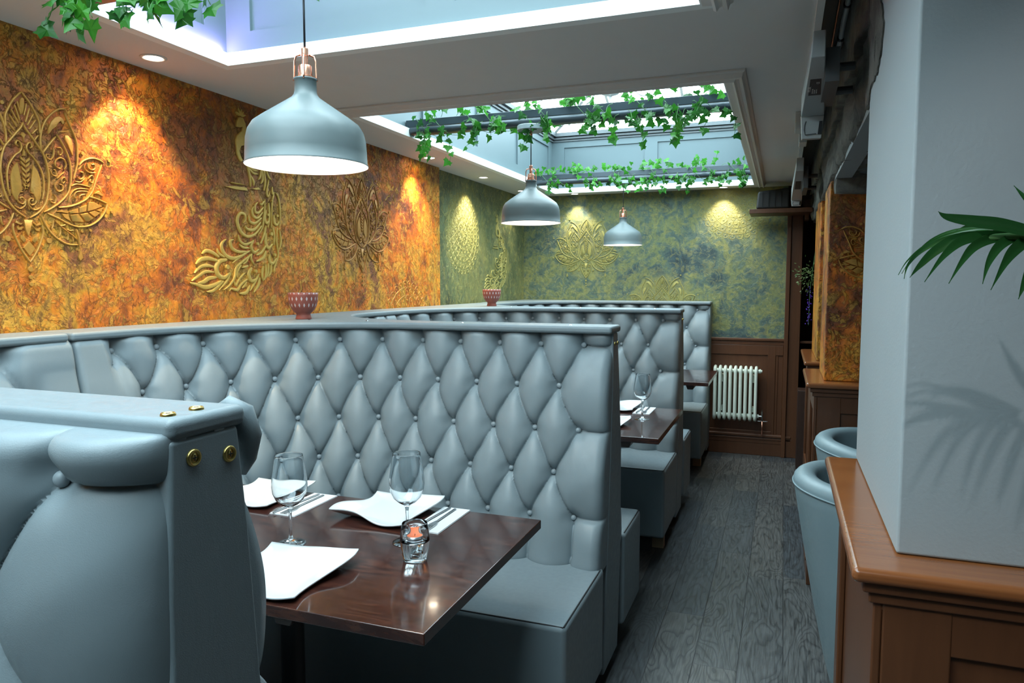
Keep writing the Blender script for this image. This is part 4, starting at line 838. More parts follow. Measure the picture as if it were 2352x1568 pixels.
def ivy(label,x0,x1,y,z,n,seed,down=(.05,.17),size=(.028,.046),up=.35,spec=None):
    R=random.Random(seed); t=thing('ivy_garland',label,'ivy',((x0+x1)/2,y,z)); off=Vector(t.location)
    st=MB(); lv=[];lf=[];vary=[]
    def leaf(p,s,base):
        # leaf plane mostly hanging, facing the room
        d=Vector((R.uniform(-.7,.7),R.uniform(-.5,.5),R.uniform(-1,-.15))).normalized()
        nrm=Vector((R.uniform(-.8,.8),-1,R.uniform(-.9,.6))).normalized(); sx=d.cross(nrm).normalized(); nrm=sx.cross(d).normalized()
        b=len(lv); fold=R.uniform(.1,.45); curl=R.uniform(-.35,.35)
        c=p+d*s*.35+nrm*0
        lv.append(tuple(c)); 
        for (a,q) in LEAF:
            zz=-abs(a)*fold+curl*(q-.3)**2+R.uniform(-.04,.04)
            lv.append(tuple(p+sx*a*s+d*q*s+nrm*zz*s))
        k=len(LEAF)
        g=min(1,max(0,base+R.uniform(-.25,.25)))
        for i in range(k): lf.append((b,b+1+i,b+1+(i+1)%k)); 
        vary.extend([g]*(k+1))
    strands=spec or []
    for i in range(n):
        x=x0+(x1-x0)*(i+R.uniform(-.6,.6))/max(1,n-1); x=min(max(x,x0),x1)
        goup=R.random()<up
        strands.append((x,goup,R.uniform(*down)))
    for (x,goup,L) in strands:
        p=Vector((x,y+R.uniform(-.03,.03),z+(.08 if goup else R.uniform(.0,.07))))
        if goup: d=Vector((R.uniform(-1,1),R.uniform(-.6,.4),.9)).normalized(); L*=.65
        else: d=Vector((R.uniform(-.9,.9),R.uniform(-.8,.2),-.2)).normalized()
        pts=[p.copy()]; steps=max(3,int(L/.018))
        base=R.choice([.25,.35,.45,.75]) + (.25 if goup else 0)
        for k in range(steps):
            d=(d+Vector((R.uniform(-.5,.5),R.uniform(-.4,.4),R.uniform(-.3,.3)+(0 if (goup and k<steps*.5) else -.35)))).normalized()
            p=p+d*.018; 
            if p.y>y-.035 and p.y<y+.04 and z-.005<p.z<z+.085: p.y=y-.045
            pts.append(p.copy())
            if k%2==1 or k==steps-1: leaf(p+Vector((R.uniform(-.012,.012),-.004,R.uniform(-.01,.01))),R.uniform(*size),base)
        st.tube([q-off for q in cat2(pts,2)],.0011,n=5)
    # wrapping runner along the beam
    for ph in (0,2.1):
        pts=[]; N=int((x1-x0)/.04)
        for i in range(N+1):
            x=x0+(x1-x0)*i/N; a=i*.9+ph; pts.append((x,y-.0+.052*math.cos(a)-.0,z+.038+.054*math.sin(a)))
            if R.random()<.8: leaf(Vector(pts[-1])+Vector((0,-.012 if math.cos(a)<0 else 0,.004)),R.uniform(*size)*.95,R.choice([.2,.4,.8]))
        st.tube([Vector(q)-off for q in cat2(pts,2)],.0013,n=5)
    st.build('stems',M['stem'],t,smooth=True)
    me=bpy.data.meshes.new('leaves'); me.from_pydata([tuple(Vector(v)-off) for v in lv],[],lf); me.update()
    at=me.attributes.new('vary','FLOAT','POINT'); at.data.foreach_set('value',vary)
    link('leaves',me,M['ivy'],t,False); return t
ivy('ivy with large leaves dangling into the top left corner of the view',-1.80,-.30,1.50,BZ,20,11,(.10,.16),(.040,.055),.3,
    spec=[(x,False,L*.62) for x,L in ((-1.83,.20),(-1.80,.24),(-1.72,.13),(-1.68,.20),(-1.62,.24),(-1.60,.16),(-1.56,.22),(-1.53,.26),(-1.50,.2),(-1.47,.25),(-1.43,.18),(-1.40,.22),(-1.30,.14),(-1.27,.20),(-1.1,.08),(-1.0,.06))])
ivy('ivy garland wound along the nearer beam of the farther skylight',-1.82,-.27,3.46,BZ,56,5,(.07,.18),(.028,.045),.40)
ivy('ivy garland wound along the farther beam, below the grey skylight panels',-1.82,-.27,5.55,BZ,66,9,(.07,.17),(.028,.044),.40)
# chandelier in the far skylight
t=thing('chandelier','white chandelier with curled arms under the glass roof of the far skylight','chandelier',(-1.01,4.4,2.50))
m=MB(); m.lathe([(.0001,-.03),(.012,-.028),(.006,-.015),(.008,.015),(.012,.022),(.05,.035),(.072,.062),(.074,.078),(.05,.085),(.012,.10),(.02,.13),(.010,.16),(.014,.25),(.006,.30),(.0001,.30)],n=36); m.build('central_bowl',M['chandelier'],t,smooth=True)
m=MB(); m.tube([(0,0,.29),(0,0,.56)],.004,n=8); m.build('chain',M['chandelier'],t)
for k in range(8):
    a=2*PI*k/8+.2; c_,s_=math.cos(a),math.sin(a)
    m=MB(); m.tube([(c_*r,s_*r,h) for r,h in [(v.x,v.z) for v in cat2([(.03,0,.10),(.08,0,.16),(.12,0,.12),(.15,0,.05),(.20,0,.02),(.255,0,.05),(.27,0,.11),(.262,0,.13)],5)]],.0055,n=8); arm=m.build('arm',M['chandelier'],t,smooth=True)
    m=MB(); m.lathe([(.0001,0),(.022,.004),(.025,.010),(.008,.013),(.009,.015),(.009,.075),(.0001,.08)],(c_*.262,s_*.262,.13),n=16); m.build('candle_cup',M['chandelier'],arm,smooth=True)
# recessed downlights
def downlight(label,x,y,on,e,col,hid=False):
    t=thing('recessed_downlight',label,'downlight',(x,y,ZC))
    m=MB(); m.lathe([(.030,-.0005),(.0315,-.0035),(.040,-.0045),(.0435,-.001),(.0435,.0)],n=36); m.build('rim',M['trim'],t,smooth=True)
    m=MB(); m.lathe([(.0001,-.0015),(.020,-.0018),(.030,-.0015)],n=36); m.build('lamp_face',on,t,smooth=True)
    l=bpy.data.lights.new('spot','SPOT'); l.energy=e; l.color=col; l.spot_size=math.radians(88); l.spot_blend=.75; l.shadow_soft_size=.02
    o=bpy.data.objects.new('downlight_beam',l); C.objects.link(o); o.location=(x,y,ZC-.012)
    return o
WARM=(1,.70,.38); NEU=(1,.88,.62)
DLS=[downlight('bright recessed ceiling spot at upper left, above the orange wall',-2.03,1.95,M['spotglow'],44,WARM),
downlight('recessed ceiling spot above the right end of the orange wall',-2.05,4.05,M['spotglow'],38,WARM),
downlight('recessed ceiling spot over the green side wall',-2.06,4.93,M['spotglow2'],34,NEU),
downlight('left of the two recessed spots above the green far wall',-1.70,6.10,M['spotglow2'],16,NEU),
downlight('right of the two recessed spots above the green far wall',-.47,6.10,M['spotglow2'],18,NEU),
downlight('recessed spot in the far left corner of the ceiling, hidden behind the middle pendant',-2.06,5.75,M['spotglow2'],10,NEU),
downlight('recessed spot above the orange wall outside the left edge of the picture',-2.03,.95,M['spotglow'],20,WARM)]
for o in DLS[:3]+DLS[5:]: o.rotation_euler=(0,math.radians(-9),0) if False else (0,math.radians(9),0)
for o in DLS[3:5]: o.rotation_euler=(math.radians(8),0,0)
# violet led strip on the ledge of the nearer skylight
t=tag(boxo('led_strip',(-1.884,1.05,ZC+.0425),(-1.874,2.12,ZC+.046),emis('violet_led',(.55,.33,1.0),170)),'thin violet light strip along the ledge of the nearer skylight','light strip')
# ---------------------------------------------------------------- right hand side: columns on half walls
def halfwall(name,x0,x1,y0,y1,label,zs=.95,sill=.05):
    t=thing(name,label,'half wall',((x0+x1)/2,(y0+y1)/2,0)); o=Vector((t.location.x,t.location.y,0))
    def B(n,mt,bx,**k):
        m=MB()
        for a,b in bx: m.box(tuple(Vector(a)-o),tuple(Vector(b)-o))
        return m.build(n,mt,t,**k)
    B('core_panel',M['brown'],[((x0,y0,.01),(x1,y1,zs-.03))],bevel=.003)
    bx=[]
    d=.014
    for (a,b) in ((x0,x1),):  # rails and stiles on the near face
        bx+= [((a,y0-d+.0015,.13),(b,y0,.25)),((a,y0-d+.0015,.81),(b,y0,.894)),((a,y0-d-.0002,.1302),(a+.10,y0,.8952)),((b-.1,y0-d,.13),(b,y0,.895))]
        k=a+.55
        while k<b-.2: bx.append(((k,y0-d,.131),(k+.1,y0,.895))); k+=.5
    bx+= [((x0-d,y0-d+.0006,.1301),(x0+.0003,y0+.075,.8951)),((x0-d,y1-.075,.13),(x0,y1,.895)),((x0-d+.0015,y0+.07,.13),(x0,y1-.07,.25)),((x0-d+.0015,y0+.07,.80),(x0,y1-.07,.894))]
    B('panelling',M['brown'],bx,bevel=.004)
    B('skirting',M['brown'],[((x0-.022,y0-.022,0),(x1,y1,.12)),((x0-.03,y0-.03,.118),(x1,y1,.135)),((x0-.024,y0-.024,.135),(x1,y1,.15))],bevel=.003)
    B('cornice_moulding',M['brown'],[((x0-.012,y0-.012,.87),(x1,y1+.012,.885)),((x0-.022,y0-.022,.885),(x1,y1+.02,.905)),((x0-.032,y0-.032,.905),(x1,y1+.03,.925))],bevel=.004)
    m=MB(); m.box(tuple(Vector((x0-sill,y0-sill,zs-.025))-o),tuple(Vector((x1,y1+sill,zs))-o)); m.build('sill',M['sill'],t,bevel=.011,seg=4)
    return t
halfwall('half_wall',.165,2.2,1.285,1.99,'brown panelled half wall with varnished sill carrying the grey-white column at right')
halfwall('half_wall',.160,1.6,3.57,4.08,'brown half wall with sill under the broad orange pillar')
halfwall('half_wall',.175,1.6,4.52,5.30,'farthest brown half wall, its sill carrying the narrow orange pillar')
# plastered column
struct(boxo('wall_column_near',(.188,1.325,.95),(2.2,2.03,2.46),M['plaster'],bevel=.006))
struct(boxo('wall_column_middle',(.188,3.62,.95),(1.2,4.05,1.86),M['orange'],bevel=.006))
struct(boxo('wall_column_far',(.192,4.55,.95),(1.2,5.25,1.90),M['orange'],bevel=.006))
lotus('lotus_relief',lambda a,b,d:(.515+a,3.62-d,1.30+b),M['gold'],'dark gold lotus relief on the broad orange pillar, cut off by the grey-white column')
# concrete lintel, broken plaster edge
def rough(name,a,b,mat,n=40,amp=.012,seed=1,kind=True):
    bmx=bmesh.new(); x0,y0,z0=a;x1,y1,z1=b
    bmesh.ops.create_cube(bmx,size=1)
    for v in bmx.verts: v.co=Vector(((v.co.x+.5)*(x1-x0)+x0,(v.co.y+.5)*(y1-y0)+y0,(v.co.z+.5)*(z1-z0)+z0))
    L=y1-y0
    es=[e for e in bmx.edges if abs((e.verts[0].co-e.verts[1].co).y)>.01]; bmesh.ops.subdivide_edges(bmx,edges=es,cuts=n,use_grid_fill=True)
    es=[e for e in bmx.edges if abs((e.verts[0].co-e.verts[1].co).z)>.01]; bmesh.ops.subdivide_edges(bmx,edges=es,cuts=9,use_grid_fill=True)
    es=[e for e in bmx.edges if abs((e.verts[0].co-e.verts[1].co).x)>.01]; bmesh.ops.subdivide_edges(bmx,edges=es,cuts=5,use_grid_fill=True)
    from mathutils import noise
    for v in bmx.verts:
        q=v.co*9+Vector((seed*7,0,0)); v.co+=Vector((noise.noise(q),noise.noise(q+Vector((9,9,9)))*.5,noise.noise(q+Vector((3,5,1)))))*amp*2
    me=bpy.data.meshes.new(name); bmx.to_mesh(me); bmx.free(); o=link(name,me,mat,None,True); 
    return struct(o) if kind else o
rough('wall_lintel',(.197,1.9,1.875),(.62,6.2,2.30),M['concrete'],70,.016,2)
rough('wall_lintel_ledge',(.175,2.0,2.06),(.22,6.0,2.30),M['concrete'],60,.010,5)
struct(boxo('wall_beam_casing',(.10,1.2,2.285),(.19,6.2,2.46),M['cornice']))
struct(boxo('trim_8',(.205,2.0,1.862),(.27,3.60,1.885),M['plaster']))
struct(boxo('trim_9',(.27,2.0,1.875),(1.2,3.58,1.89),M['panel']))
rough('wall_lintel_end',(.215,3.55,1.80),(1.2,3.60,1.94),M['concrete'],4,.012,8)
# plaster skin on the column side whose broken edge curls up over the concrete
poly=[(1.99,.96),(2.00,1.60),(2.00,1.86),(2.09,1.90),(2.02,1.885),(1.90,1.885),(1.83,1.90),(1.785,1.95),(1.80,1.99),(1.84,2.01),(1.80,2.08),(1.78,2.16),(1.80,2.30),(1.78,2.45),(1.40,2.45),(1.40,.96)]
# concrete showing where plaster fell off at the top of the near column
m=MB(); hp=[(1.565,1.96),(1.545,1.90),(1.52,1.858),(1.47,1.868),(1.42,1.862),(1.39,1.852),(1.355,1.842),(1.36,1.90),(1.35,1.97),(1.34,2.2),(1.60,2.2),(1.58,2.05)]
rp=random.Random(4); hp2=[]
for i in range(len(hp)):
    a=hp[i];b=hp[(i+1)%len(hp)]
    for k in range(3): tt=k/3; hp2.append((a[0]+(b[0]-a[0])*tt+rp.uniform(-.003,.003),a[1]+(b[1]-a[1])*tt+rp.uniform(-.003,.003)))
n=len(hp2); v=[(.1885,a,b) for a,b in hp2]+[(.20,a,b) for a,b in hp2]
m.add(v,[tuple(range(n)),tuple(range(n,2*n))[::-1]]+[(i,(i+1)%n,n+(i+1)%n,n+i) for i in range(n)]); o=m.build('trim_10',M['concrete'],recalc=True); struct(o)
m=MB(); hp=[(2.03,1.84),(1.99,1.875),(1.93,1.872),(1.86,1.875),(1.81,1.90),(1.775,1.95),(1.80,1.985),(1.85,2.03),(1.80,2.06),(1.78,2.2),(1.79,2.47),(2.05,2.47)]
hp2=[]
for i in range(len(hp)):
    a=hp[i];b=hp[(i+1)%len(hp)]
    for k in range(4): tt=k/4; hp2.append((a[0]+(b[0]-a[0])*tt+rp.uniform(-.004,.004),a[1]+(b[1]-a[1])*tt+rp.uniform(-.004,.004)))
n=len(hp2); v=[(.184,a,b) for a,b in hp2]+[(.205,a,b) for a,b in hp2]
m.add(v,[tuple(range(n)),tuple(range(n,2*n))[::-1]]+[(i,(i+1)%n,n+(i+1)%n,n+i) for i in range(n)]); struct(m.build('trim_11',M['concrete'],recalc=True))
# white conduit with black ties
t=thing('cable_conduit','white electrical conduit with black ties running along the concrete beam','conduit',(.165,2.7,2.26)); off=Vector(t.location)
pp=cat2([(.165,1.9,2.285),(.165,2.4,2.275),(.165,2.60,2.272),(.165,2.78,2.268),(.163,2.86,2.24),(.158,3.05,2.25),(.150,3.25,2.25),(.145,3.6,2.20)],6)
m=MB(); m.tube([Vector(p)-off for p in pp],.009,n=12); m.build('pipe',M['conduit'],t,smooth=True)
for y in (2.16,2.34,2.57,2.83,3.08):
    q=min(pp,key=lambda p:abs(p.y-y)); m=MB(); m.tube([(q.x-off.x,q.y-off.y-.006,q.z-off.z),(q.x-off.x,q.y-off.y+.006,q.z-off.z)],.0125,n=12); m.tube([(q.x-off.x,q.y-off.y,q.z-off.z+.010),(q.x-off.x-.006,q.y-off.y,q.z-off.z+.026)],.003,n=6); m.build('cable_tie',M['black'],t,smooth=True)
tag(MB().build('x',M['black']),None) if False else None
m=MB(); m.tube(cat2([(.140,1.9,2.285),(.140,2.6,2.27),(.135,2.9,2.22),(.125,3.3,2.20),(.115,3.9,2.16)],6),.004,n=8); tag(m.build('brown_cable',M['copper'],smooth=True),'thin brown cable beside the white conduit under the ceiling edge','cable')
# infrared heaters
def heater(label,N,F,endz,dx=.0,txt=True):
    # N: near-bottom edge (x0,x1,y,z); F: far-bottom edge (x0,x1,y,z); body rises .07 and has a sloping end face
    t=thing('wall_heater',label,'heater',((F[0]+F[1])/2,(N[2]+F[2])/2,F[3])); off=Vector(t.location)
    h=.075
    P=[(N[0],N[2],N[3]),(N[1],N[2],N[3]),(F[1],F[2],F[3]),(F[0],F[2],F[3]),(N[0]+.005,N[2]+.02,N[3]+h),(N[1],N[2]+.02,N[3]+h),(F[1],F[2]+.05,F[3]+h),(F[0],F[2]+.05,F[3]+h)]
    P=[tuple(Vector(p)-off) for p in P]
    m=MB(); m.hexa(P); body=m.build('housing',M['greybox'],t,bevel=.003,recalc=True)
    # end hood below the far edge
    e=endz
    Q=[(F[0],F[2],F[3]),(F[1],F[2],F[3]),(F[1],F[2]+.09,F[3]+.02),(F[0],F[2]+.09,F[3]+.02),(F[0]+.004,F[2]+.004,e),(F[1]-.006,F[2]+.004,e),(F[1]-.006,F[2]+.08,e+.01),(F[0]+.004,F[2]+.08,e+.01)]
    Q=[tuple(Vector(p)-off) for p in Q]; m=MB(); m.hexa([Q[4],Q[5],Q[6],Q[7],Q[0],Q[1],Q[2],Q[3]]); m.build('end_hood',M['greybox'],t,bevel=.002,recalc=True)
    fx=lambda u,w:(F[0]+(F[1]-F[0])*u,F[2]+.0005,F[3]+(e-F[3])*w)
    m=MB(); a=[fx(.80,.25),fx(.93,.25),fx(.90,.82),fx(.74,.82)]; a=[Vector(p)-off for p in a]
    m.add([tuple(p) for p in a]+[tuple(p+Vector((0,.004,0))) for p in a],[(0,1,2,3),(0,4,5,1),(1,5,6,2),(2,6,7,3),(3,7,4,0)])
    for p in range(1): pass
    b=m.build('vent_slot',M['black'],t); b.location.y-=.002
    m=MB(); m.tube([tuple(Vector(fx(*q))-off+Vector((0,-.001,0))) for q in ((.22,.22),(.16,.4),(.15,.6),(.2,.82),(.68,.80))],.0012,n=6); m.build('groove',M['black'],t)
    # rating plate on the underside
    def und(u,w,d=.001):
        x0=N[0]+(F[0]-N[0])*w; x1=N[1]+(F[1]-N[1])*w; return Vector((x0+(x1-x0)*u,N[2]+(F[2]-N[2])*w,N[3]+(F[3]-N[3])*w-d))-off
    m=MB(); c4=[und(.18,.33),und(.80,.33),und(.80,.60),und(.18,.60)]; m.add([tuple(p) for p in c4]+[tuple(p+Vector((0,0,.0015))) for p in c4],[(0,3,2,1),(0,1,5,4),(1,2,6,5),(2,3,7,6),(3,0,4,7)]); pl_=m.build('rating_plate',M['black'],t)
    if txt:
        for s,u,w0,sz in (('MYLEK',.27,.53,.011),('220-240V  50Hz',.40,.56,.0045),('IP24  2000W',.50,.56,.0045),('MADE IN P.R.C',.60,.56,.0040),('CE',.70,.40,.010)):
            cu=bpy.data.curves.new('lettering','FONT'); cu.body=s; cu.size=sz*1.1; cu.extrude=.0002
            q=bpy.data.objects.new('lettering',cu); C.objects.link(q)
            bpy.context.view_layer.update(); dg=bpy.context.evaluated_depsgraph_get(); me=bpy.data.meshes.new_from_object(q.evaluated_get(dg)); bpy.data.objects.remove(q)
            p=und(u,w0,.0022); X=(und(u,w0-.3)-und(u,w0)).normalized(); Z=Vector((0,0,-1)); Z=(Z-X*Z.dot(X)).normalized(); Y=Z.cross(X)
            o=link('lettering',me,M['trim'],pl_); o.matrix_local=Matrix.Translation(p)@Matrix((X,Y,Z)).transposed().to_4x4()
    m=MB()
    for w in (.35,.75):
        p=und(1.0,w,-.03); m.tube([tuple(p),tuple(p+Vector((.075,0,.0)))],.012,n=12)
    m.box(tuple(und(1.0,.15,-.05)),tuple(und(1.0,.9,-.01)+Vector((.022,0,0)))); m.build('bracket',M['bracket'],t)
    return t
heater('nearer grey electric heater with a black rating plate, under the ceiling edge',(.051,.087,2.1,1.987),(.038,.105,2.5,1.921),1.852)
heater('farther and smaller-looking grey heater above the black speaker',(.046,.088,4.3,2.008),(.031,.092,4.8,1.905),1.868,txt=False)
# small ceiling-edge fittings 
m=MB(); m.box((.03,3.55,2.09),(.064,3.68,ZC+.0005)); m.box((.05,3.68,2.05),(.085,3.80,2.12)); tag(m.build('junction_box',M['conduit'],bevel=.003),'small white junction box under the ceiling edge between the two heaters','junction box')
# speaker on its shelf
t=thing('loudspeaker','black loudspeaker on a small wooden shelf at the top right of the green wall','speaker',(-.09,5.92,1.962))
pf=[(-.125,-.02,.0),(.12,-.02,.0),(.12,.16,.0),(-.10,.16,.0)]
m=MB(); m.hexa([(-.125,-.02,0),(.122,-.02,0),(.122,.14,0),(-.10,.14,0),(-.112,-.01,.135),(.118,-.02,.155),(.118,.14,.155),(-.09,.14,.14)]); m.build('cabinet',M['speaker'],t,bevel=.018,seg=4)
m=MB(); 
for x in (-.075,-.03,.015,.06): m.box((x-.001,-.0225,.01),(x+.001,-.0195,.135))
m.build('grille_rib',M['black'],t)
m=MB(); m.box((-.256,5.84,1.925),(.19,6.13,1.958)); m.box((.14,6.0,1.88),(.17,6.13,1.925)); tag(m.build('speaker_shelf',M['brown'],bevel=.003),'narrow brown wooden shelf under the black loudspeaker','shelf')
# radiator
t=thing('column_radiator','cream white column radiator against the brown panelling of the far wall','radiator',(-.37,6.08,0))
def RP(x): return x+.37
xs_=[-.170-.0395*k-.0 for k in range(9)]
for k,x in enumerate(xs_):
    m=MB()
    X=RP(x)-.012
    for yy in (-.035,.035):
        m.tube([(X,yy*.4,.728),(X,yy,.712),(X,yy,.69),(X,yy,.34),(X,yy,.315),(X,yy*.4,.300)],[.011,.0135,.0125,.0125,.0135,.011],n=14)
    m.tube([(X,-.02,.726),(X,.02,.726)],.0115,n=10); m.tube([(X,-.02,.302),(X,.02,.302)],.0115,n=10)
    m.build('column_section',M['white_enamel'],t,smooth=True)
m=MB(); 
for z in (.695,.335): m.tube([(RP(-.51),0,z),(RP(-.155),0,z)],.0165,n=16)
m.build('header_pipe',M['white_enamel'],t,auto=True)
m=MB(); m.lathe([(.0001,.0),(.018,0),(.018,.01),(.012,.012),(.012,.02),(.0001,.021)],n=16); o=m.build('end_plug',M['white_enamel'],t,auto=True); o.rotation_euler=(0,PI/2,0); o.location=(RP(-.158),0,.697)
m=MB(); m.tube([(RP(-.155),0,.335),(RP(-.125),0,.335)],.007,n=12); m.tube([(RP(-.128),0,.30),(RP(-.128),0,.375)],.0085,n=12); m.tube([(RP(-.128),0,.36),(RP(-.128),0,.39)],.004,n=8); m.tube([(RP(-.165),0,.296),(RP(-.09),0,.296)],.0028,n=8); valve=m.build('valve',M['chrome'],t,auto=True)
m=MB(); m.tube([(RP(-.128),0,.30),(RP(-.128),0,.175)],.006,n=10); m.build('supply_pipe',M['copper'],t,smooth=True)
for x in (-.2,-.45):
    m=MB(); m.box((RP(x)-.010,.02,.60),(RP(x)+.010,.093,.66)); m.box((RP(x)-.010,.02,.36),(RP(x)+.010,.093,.40)); m.build('wall_bracket',M['white_enamel'],t,bevel=.002)
# dark post at the passage
t=tag(boxo('dark_post',(.125,5.78,0),(.22,5.96,.60),M['darkwood'],bevel=.004),'low dark wooden post standing at the right end of the far wall','post')
# flowering hanging sprigs in the doorway
t=thing('flower_sprig','spray of green and violet flowers hanging in the dark doorway beside the orange pillar','flowers',(.19,5.62,1.45)); R=random.Random(2)
lv=[];lf=[];vy=[]
for k in range(230):
    a=R.uniform(0,2*PI); q=Vector((R.gauss(0,.045),R.gauss(0,.04),R.gauss(0,.045))); p=q
    d=(q.normalized()+Vector((R.uniform(-.5,.5),R.uniform(-.5,.5),R.uniform(-.6,.4)))).normalized(); s=R.uniform(.012,.026); sx=d.orthogonal().normalized(); b=len(lv)
    lv+= [tuple(p),tuple(p+d*s*.5+sx*s*.25),tuple(p+d*s),tuple(p+d*s*.5-sx*s*.25)]; lf.append((b,b+1,b+2,b+3)); vy+= [R.random()]*4
me=bpy.data.meshes.new('leaves'); me.from_pydata(lv,[],lf); at=me.attributes.new('vary','FLOAT','POINT'); at.data.foreach_set('value',vy); link('leaves',me,M['sprig'],t)
m=MB()
for k in range(60):
    q=Vector((-.012+R.gauss(0,.008),R.gauss(0,.01),-.07-R.random()**.8*.28)); r=R.uniform(.003,.006); m.lathe([(.0001,-r),(r,0),(.0001,r)],tuple(q),n=6)
m.build('violet_blossoms',M['purple'],t)
m=MB(); m.tube([(0,0,.0),(-.01,0,-.1),(-.012,0,-.35)],.0015,n=5); m.tube([(0,0,0),(.02,.0,.2),(.035,0,.47)],.0015,n=5); m.build('stems',M['stem'],t)
# ---------------------------------------------------------------- tub chairs
def tub(label,x,y,rz,hz_=.78):
    t=thing('tub_chair',label,'chair',(x,y,0),rz)
    # shell: horseshoe open towards +x side; built as thick wall swept by angle
    N=72;K=14; a0,a1=math.radians(38),math.radians(322)
    def ring(R0,R1,z0,z1,thk,name,mat):
        v=[];f=[]
        for i in range(N+1):
            a=a0+(a1-a0)*i/N; u=abs(i/N*2-1); top=z1-.13*u**3.0
            prof=[]
            for k in range(K+1):
                q=k/K; r=R0+(R1-R0)*q**.8; prof.append((r,z0+(top-.03-z0)*q))
            rt=R1
            for k in range(1,8):
                b=PI*k/8; prof.append((rt-thk/2+thk/2*math.cos(b)*1.0,top-.03+ .03*math.sin(b)))
            for k in range(K+1):
                q=1-k/K; r=R0+(R1-R0)*q**.8-thk; prof.append((r,z0+(top-.03-z0)*q))
            for r,z in prof: v.append((r*math.cos(a),r*math.sin(a),z))
        n=len(prof)
        for i in range(N):
            for k in range(n):
                b=i*n+k;c=i*n+(k+1)%n; f.append((b,c,c+n,b+n))
        f.append(tuple(range(n))[::-1]); f.append(tuple(N*n+k for k in range(n)))
        m=MB(); m.add(v,f); return m.build(name,mat,t,smooth=True,recalc=True)
    sh=ring(.165,.315,.02,hz_,.075,'shell',M['leather_chair']); sh.data.set_sharp_from_angle(angle=math.radians(60))
    m=MB(); pts=[]
    for i in range(N+1):
        a=a0+(a1-a0)*i/N; u=abs(i/N*2-1); top=hz_-.13*u**3; r=.3165; pts.append((r*math.cos(a),r*math.sin(a),top-.038))
    m.tube(pts,.0028,n=6); m.build('piping',M['leather_chair'],t,smooth=True)
    m=MB(); m.lathe([(.0001,.36),(.21,.36),(.225,.37),(.23,.42),(.215,.445),(.17,.455),(.0001,.46)],n=48); m.build('seat_cushion',M['leather_chair'],t,smooth=True)
    m=MB(); m.lathe([(.14,0),(.14,.02),(.158,.36)],n=40,close=True); m.build('seat_base',M['leather_chair'],t,auto=True)
    for k in range(4):
        a=PI/4+k*PI/2; m=MB(); m.lathe([(.012,0),(.014,.02)],(.13*math.cos(a),.13*math.sin(a),0),n=12,close=True); m.build('foot',M['darkwood'],t)
    return t
tub('blue-grey leather tub chair in the foreground of the aisle, just behind the near sill',.365,2.575,math.radians(10))
tub('second blue-grey tub chair, farther back, seen above the nearer one',.455,3.205,math.radians(-10))
# ---------------------------------------------------------------- potted palm at right
t=thing('potted_palm','palm fronds with narrow drooping leaflets reaching in front of the column at right','palm',(.80,.92,0)); off=Vector(t.location)
m=MB(); m.lathe([(.10,0),(.12,.02),(.16,.30),(.165,.32),(.15,.32),(.145,.28)],n=36); m.build('pot',M['pot'],t,smooth=True)
m=MB(); m.lathe([(.0001,.285),(.148,.28)],n=24); m.build('soil',M['soil'],t)
m=MB(); m.tube([(0,0,.28),(.01,0,.8),(0,.0,1.15)],[.02,.017,.012],n=12)
stempts=cat2([(0,0,1.1),(-.15,0,1.36),(-.35,.0,1.445),(-.553,.02,1.451),(-.60,.02,1.448)],8); m.tube(stempts,.0038,n=8)
st2=cat2([(0,0,1.12),(-.12,.04,1.40),(-.30,.06,1.485),(-.45,.06,1.488)],8); m.tube(st2,.004,n=8); m.build('stem',M['stem'],t,smooth=True)
pv=[];pf=[];pvary=[]; pr=random.Random(8)
def blade(pts,w,vary=.4,fold=.25):
    P=cat2([Vector(p)-off for p in pts],6); N=len(P)
    for i,p in enumerate(P):
        tt=(P[min(i+1,N-1)]-P[max(i-1,0)]).normalized(); u=1-i/(N-1)
        side=tt.cross(Vector((.15,-1,.25))).normalized(); up=side.cross(tt).normalized()
        k=w*(math.sin(PI*min(1,u*.66+.30))**.9)*(1-u**6); k=max(k,.0004)
        for q,h in ((-1,0),(-.5,-fold*.5),(0,-fold),(.5,-fold*.5),(1,0)): pv.append(tuple(p+side*k*q+up*h*k)); pvary.append(vary)
    b=len(pv)-N*5
    for i in range(N-1):
        for j in range(4): a=b+i*5+j; pf.append((a,a+1,a+6,a+5))
for w_,v_,p_ in PALM: blade(p_,w_,v_)
me=bpy.data.meshes.new('leaflets'); me.from_pydata(pv,[],pf); me.update(); at=me.attributes.new('vary','FLOAT','POINT'); at.data.foreach_set('value',pvary); link('leaflets',me,M['palm'],t,True)
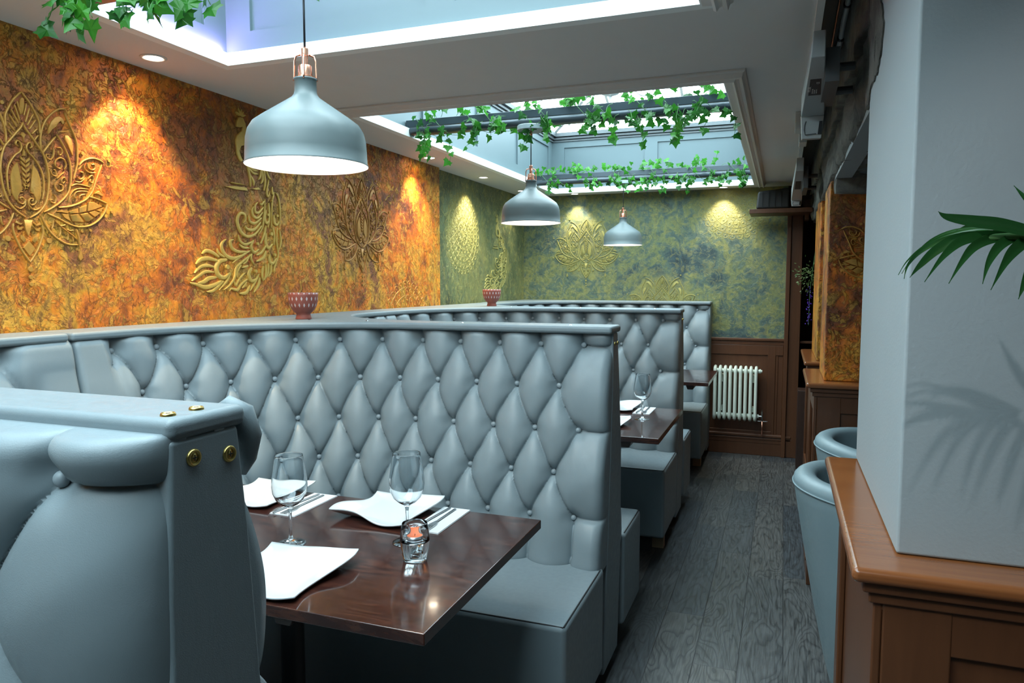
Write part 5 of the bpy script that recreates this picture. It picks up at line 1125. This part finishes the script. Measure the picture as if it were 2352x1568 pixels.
# ---------------------------------------------------------------- light and camera
w=bpy.data.worlds.new('sky'); bpy.context.scene.world=w; w.use_nodes=True; bg=w.node_tree.nodes['Background']; bg.inputs[0].default_value=(.74,.93,1.0,1); bg.inputs[1].default_value=WORLD
def portal(loc,rot,sx,sy):
    l=bpy.data.lights.new('sky_portal','AREA'); l.shape='RECTANGLE'; l.size=sx; l.size_y=sy; l.cycles.is_portal=True
    o=bpy.data.objects.new('sky_portal',l); C.objects.link(o); o.location=loc; o.rotation_euler=rot
portal((-1.045,(O1[0]+O1[1])/2,2.665),(0,0,0),1.66,3.15); portal((-1.045,(O2[0]+O2[1])/2,2.665),(0,0,0),1.66,3.13)
for x0,x1 in ():
    portal(((x0+x1)/2,-3.99,1.5),(PI/2,0,0),x1-x0,1.9)
# ceiling spot near the camera that throws the palm's shadow on the column
l=bpy.data.lights.new('spot','SPOT'); l.energy=PALMSPOT; l.color=(.95,.98,1); l.spot_size=math.radians(52); l.spot_blend=.5; l.shadow_soft_size=.012
o=bpy.data.objects.new('downlight_beam',l); C.objects.link(o); o.location=(.02,-.05,ZC-.02); o.rotation_euler=(Vector((.72,1.31,1.15))-Vector(o.location)).to_track_quat('-Z','Y').to_euler()
t=thing('recessed_downlight','recessed ceiling spot straight above the viewpoint, outside the picture','downlight',(.02,-.05,ZC))
m=MB(); m.lathe([(.030,-.0005),(.0315,-.0035),(.040,-.0045),(.0435,-.001),(.0435,.0)],n=36); m.build('rim',M['trim'],t,smooth=True)
cam=bpy.data.cameras.new('camera'); co=bpy.data.objects.new('camera',cam); C.objects.link(co)
F_=1665.0; cam.sensor_fit='HORIZONTAL'; cam.sensor_width=36; cam.lens=36*F_/2352; cam.clip_start=.02
cY=Vector((623,-134,F_)).normalized(); cZ=Vector((0,-F_,-134)).normalized(); cX=cY.cross(cZ)
Rm=Matrix((cX,cY,cZ))           # world = Rm @ camera(x right, y down, z forward)
right=Rm@Vector((1,0,0)); up=Rm@Vector((0,-1,0)); back_=Rm@Vector((0,0,-1))
co.matrix_world=Matrix.Translation((0,0,1.4))@Matrix((right,up,back_)).transposed().to_4x4()
sc=bpy.context.scene; sc.camera=co
sc.view_settings.view_transform='Standard'; sc.view_settings.look='None'; sc.view_settings.gamma=1; sc.view_settings.use_curve_mapping=False; sc.view_settings.exposure=EXPOSURE
sc.cycles.max_bounces=10; sc.cycles.diffuse_bounces=5; sc.cycles.glossy_bounces=4; sc.cycles.transmission_bounces=10; sc.cycles.transparent_max_bounces=12; sc.cycles.sample_clamp_indirect=6; sc.cycles.caustics_reflective=False; sc.cycles.caustics_refractive=False
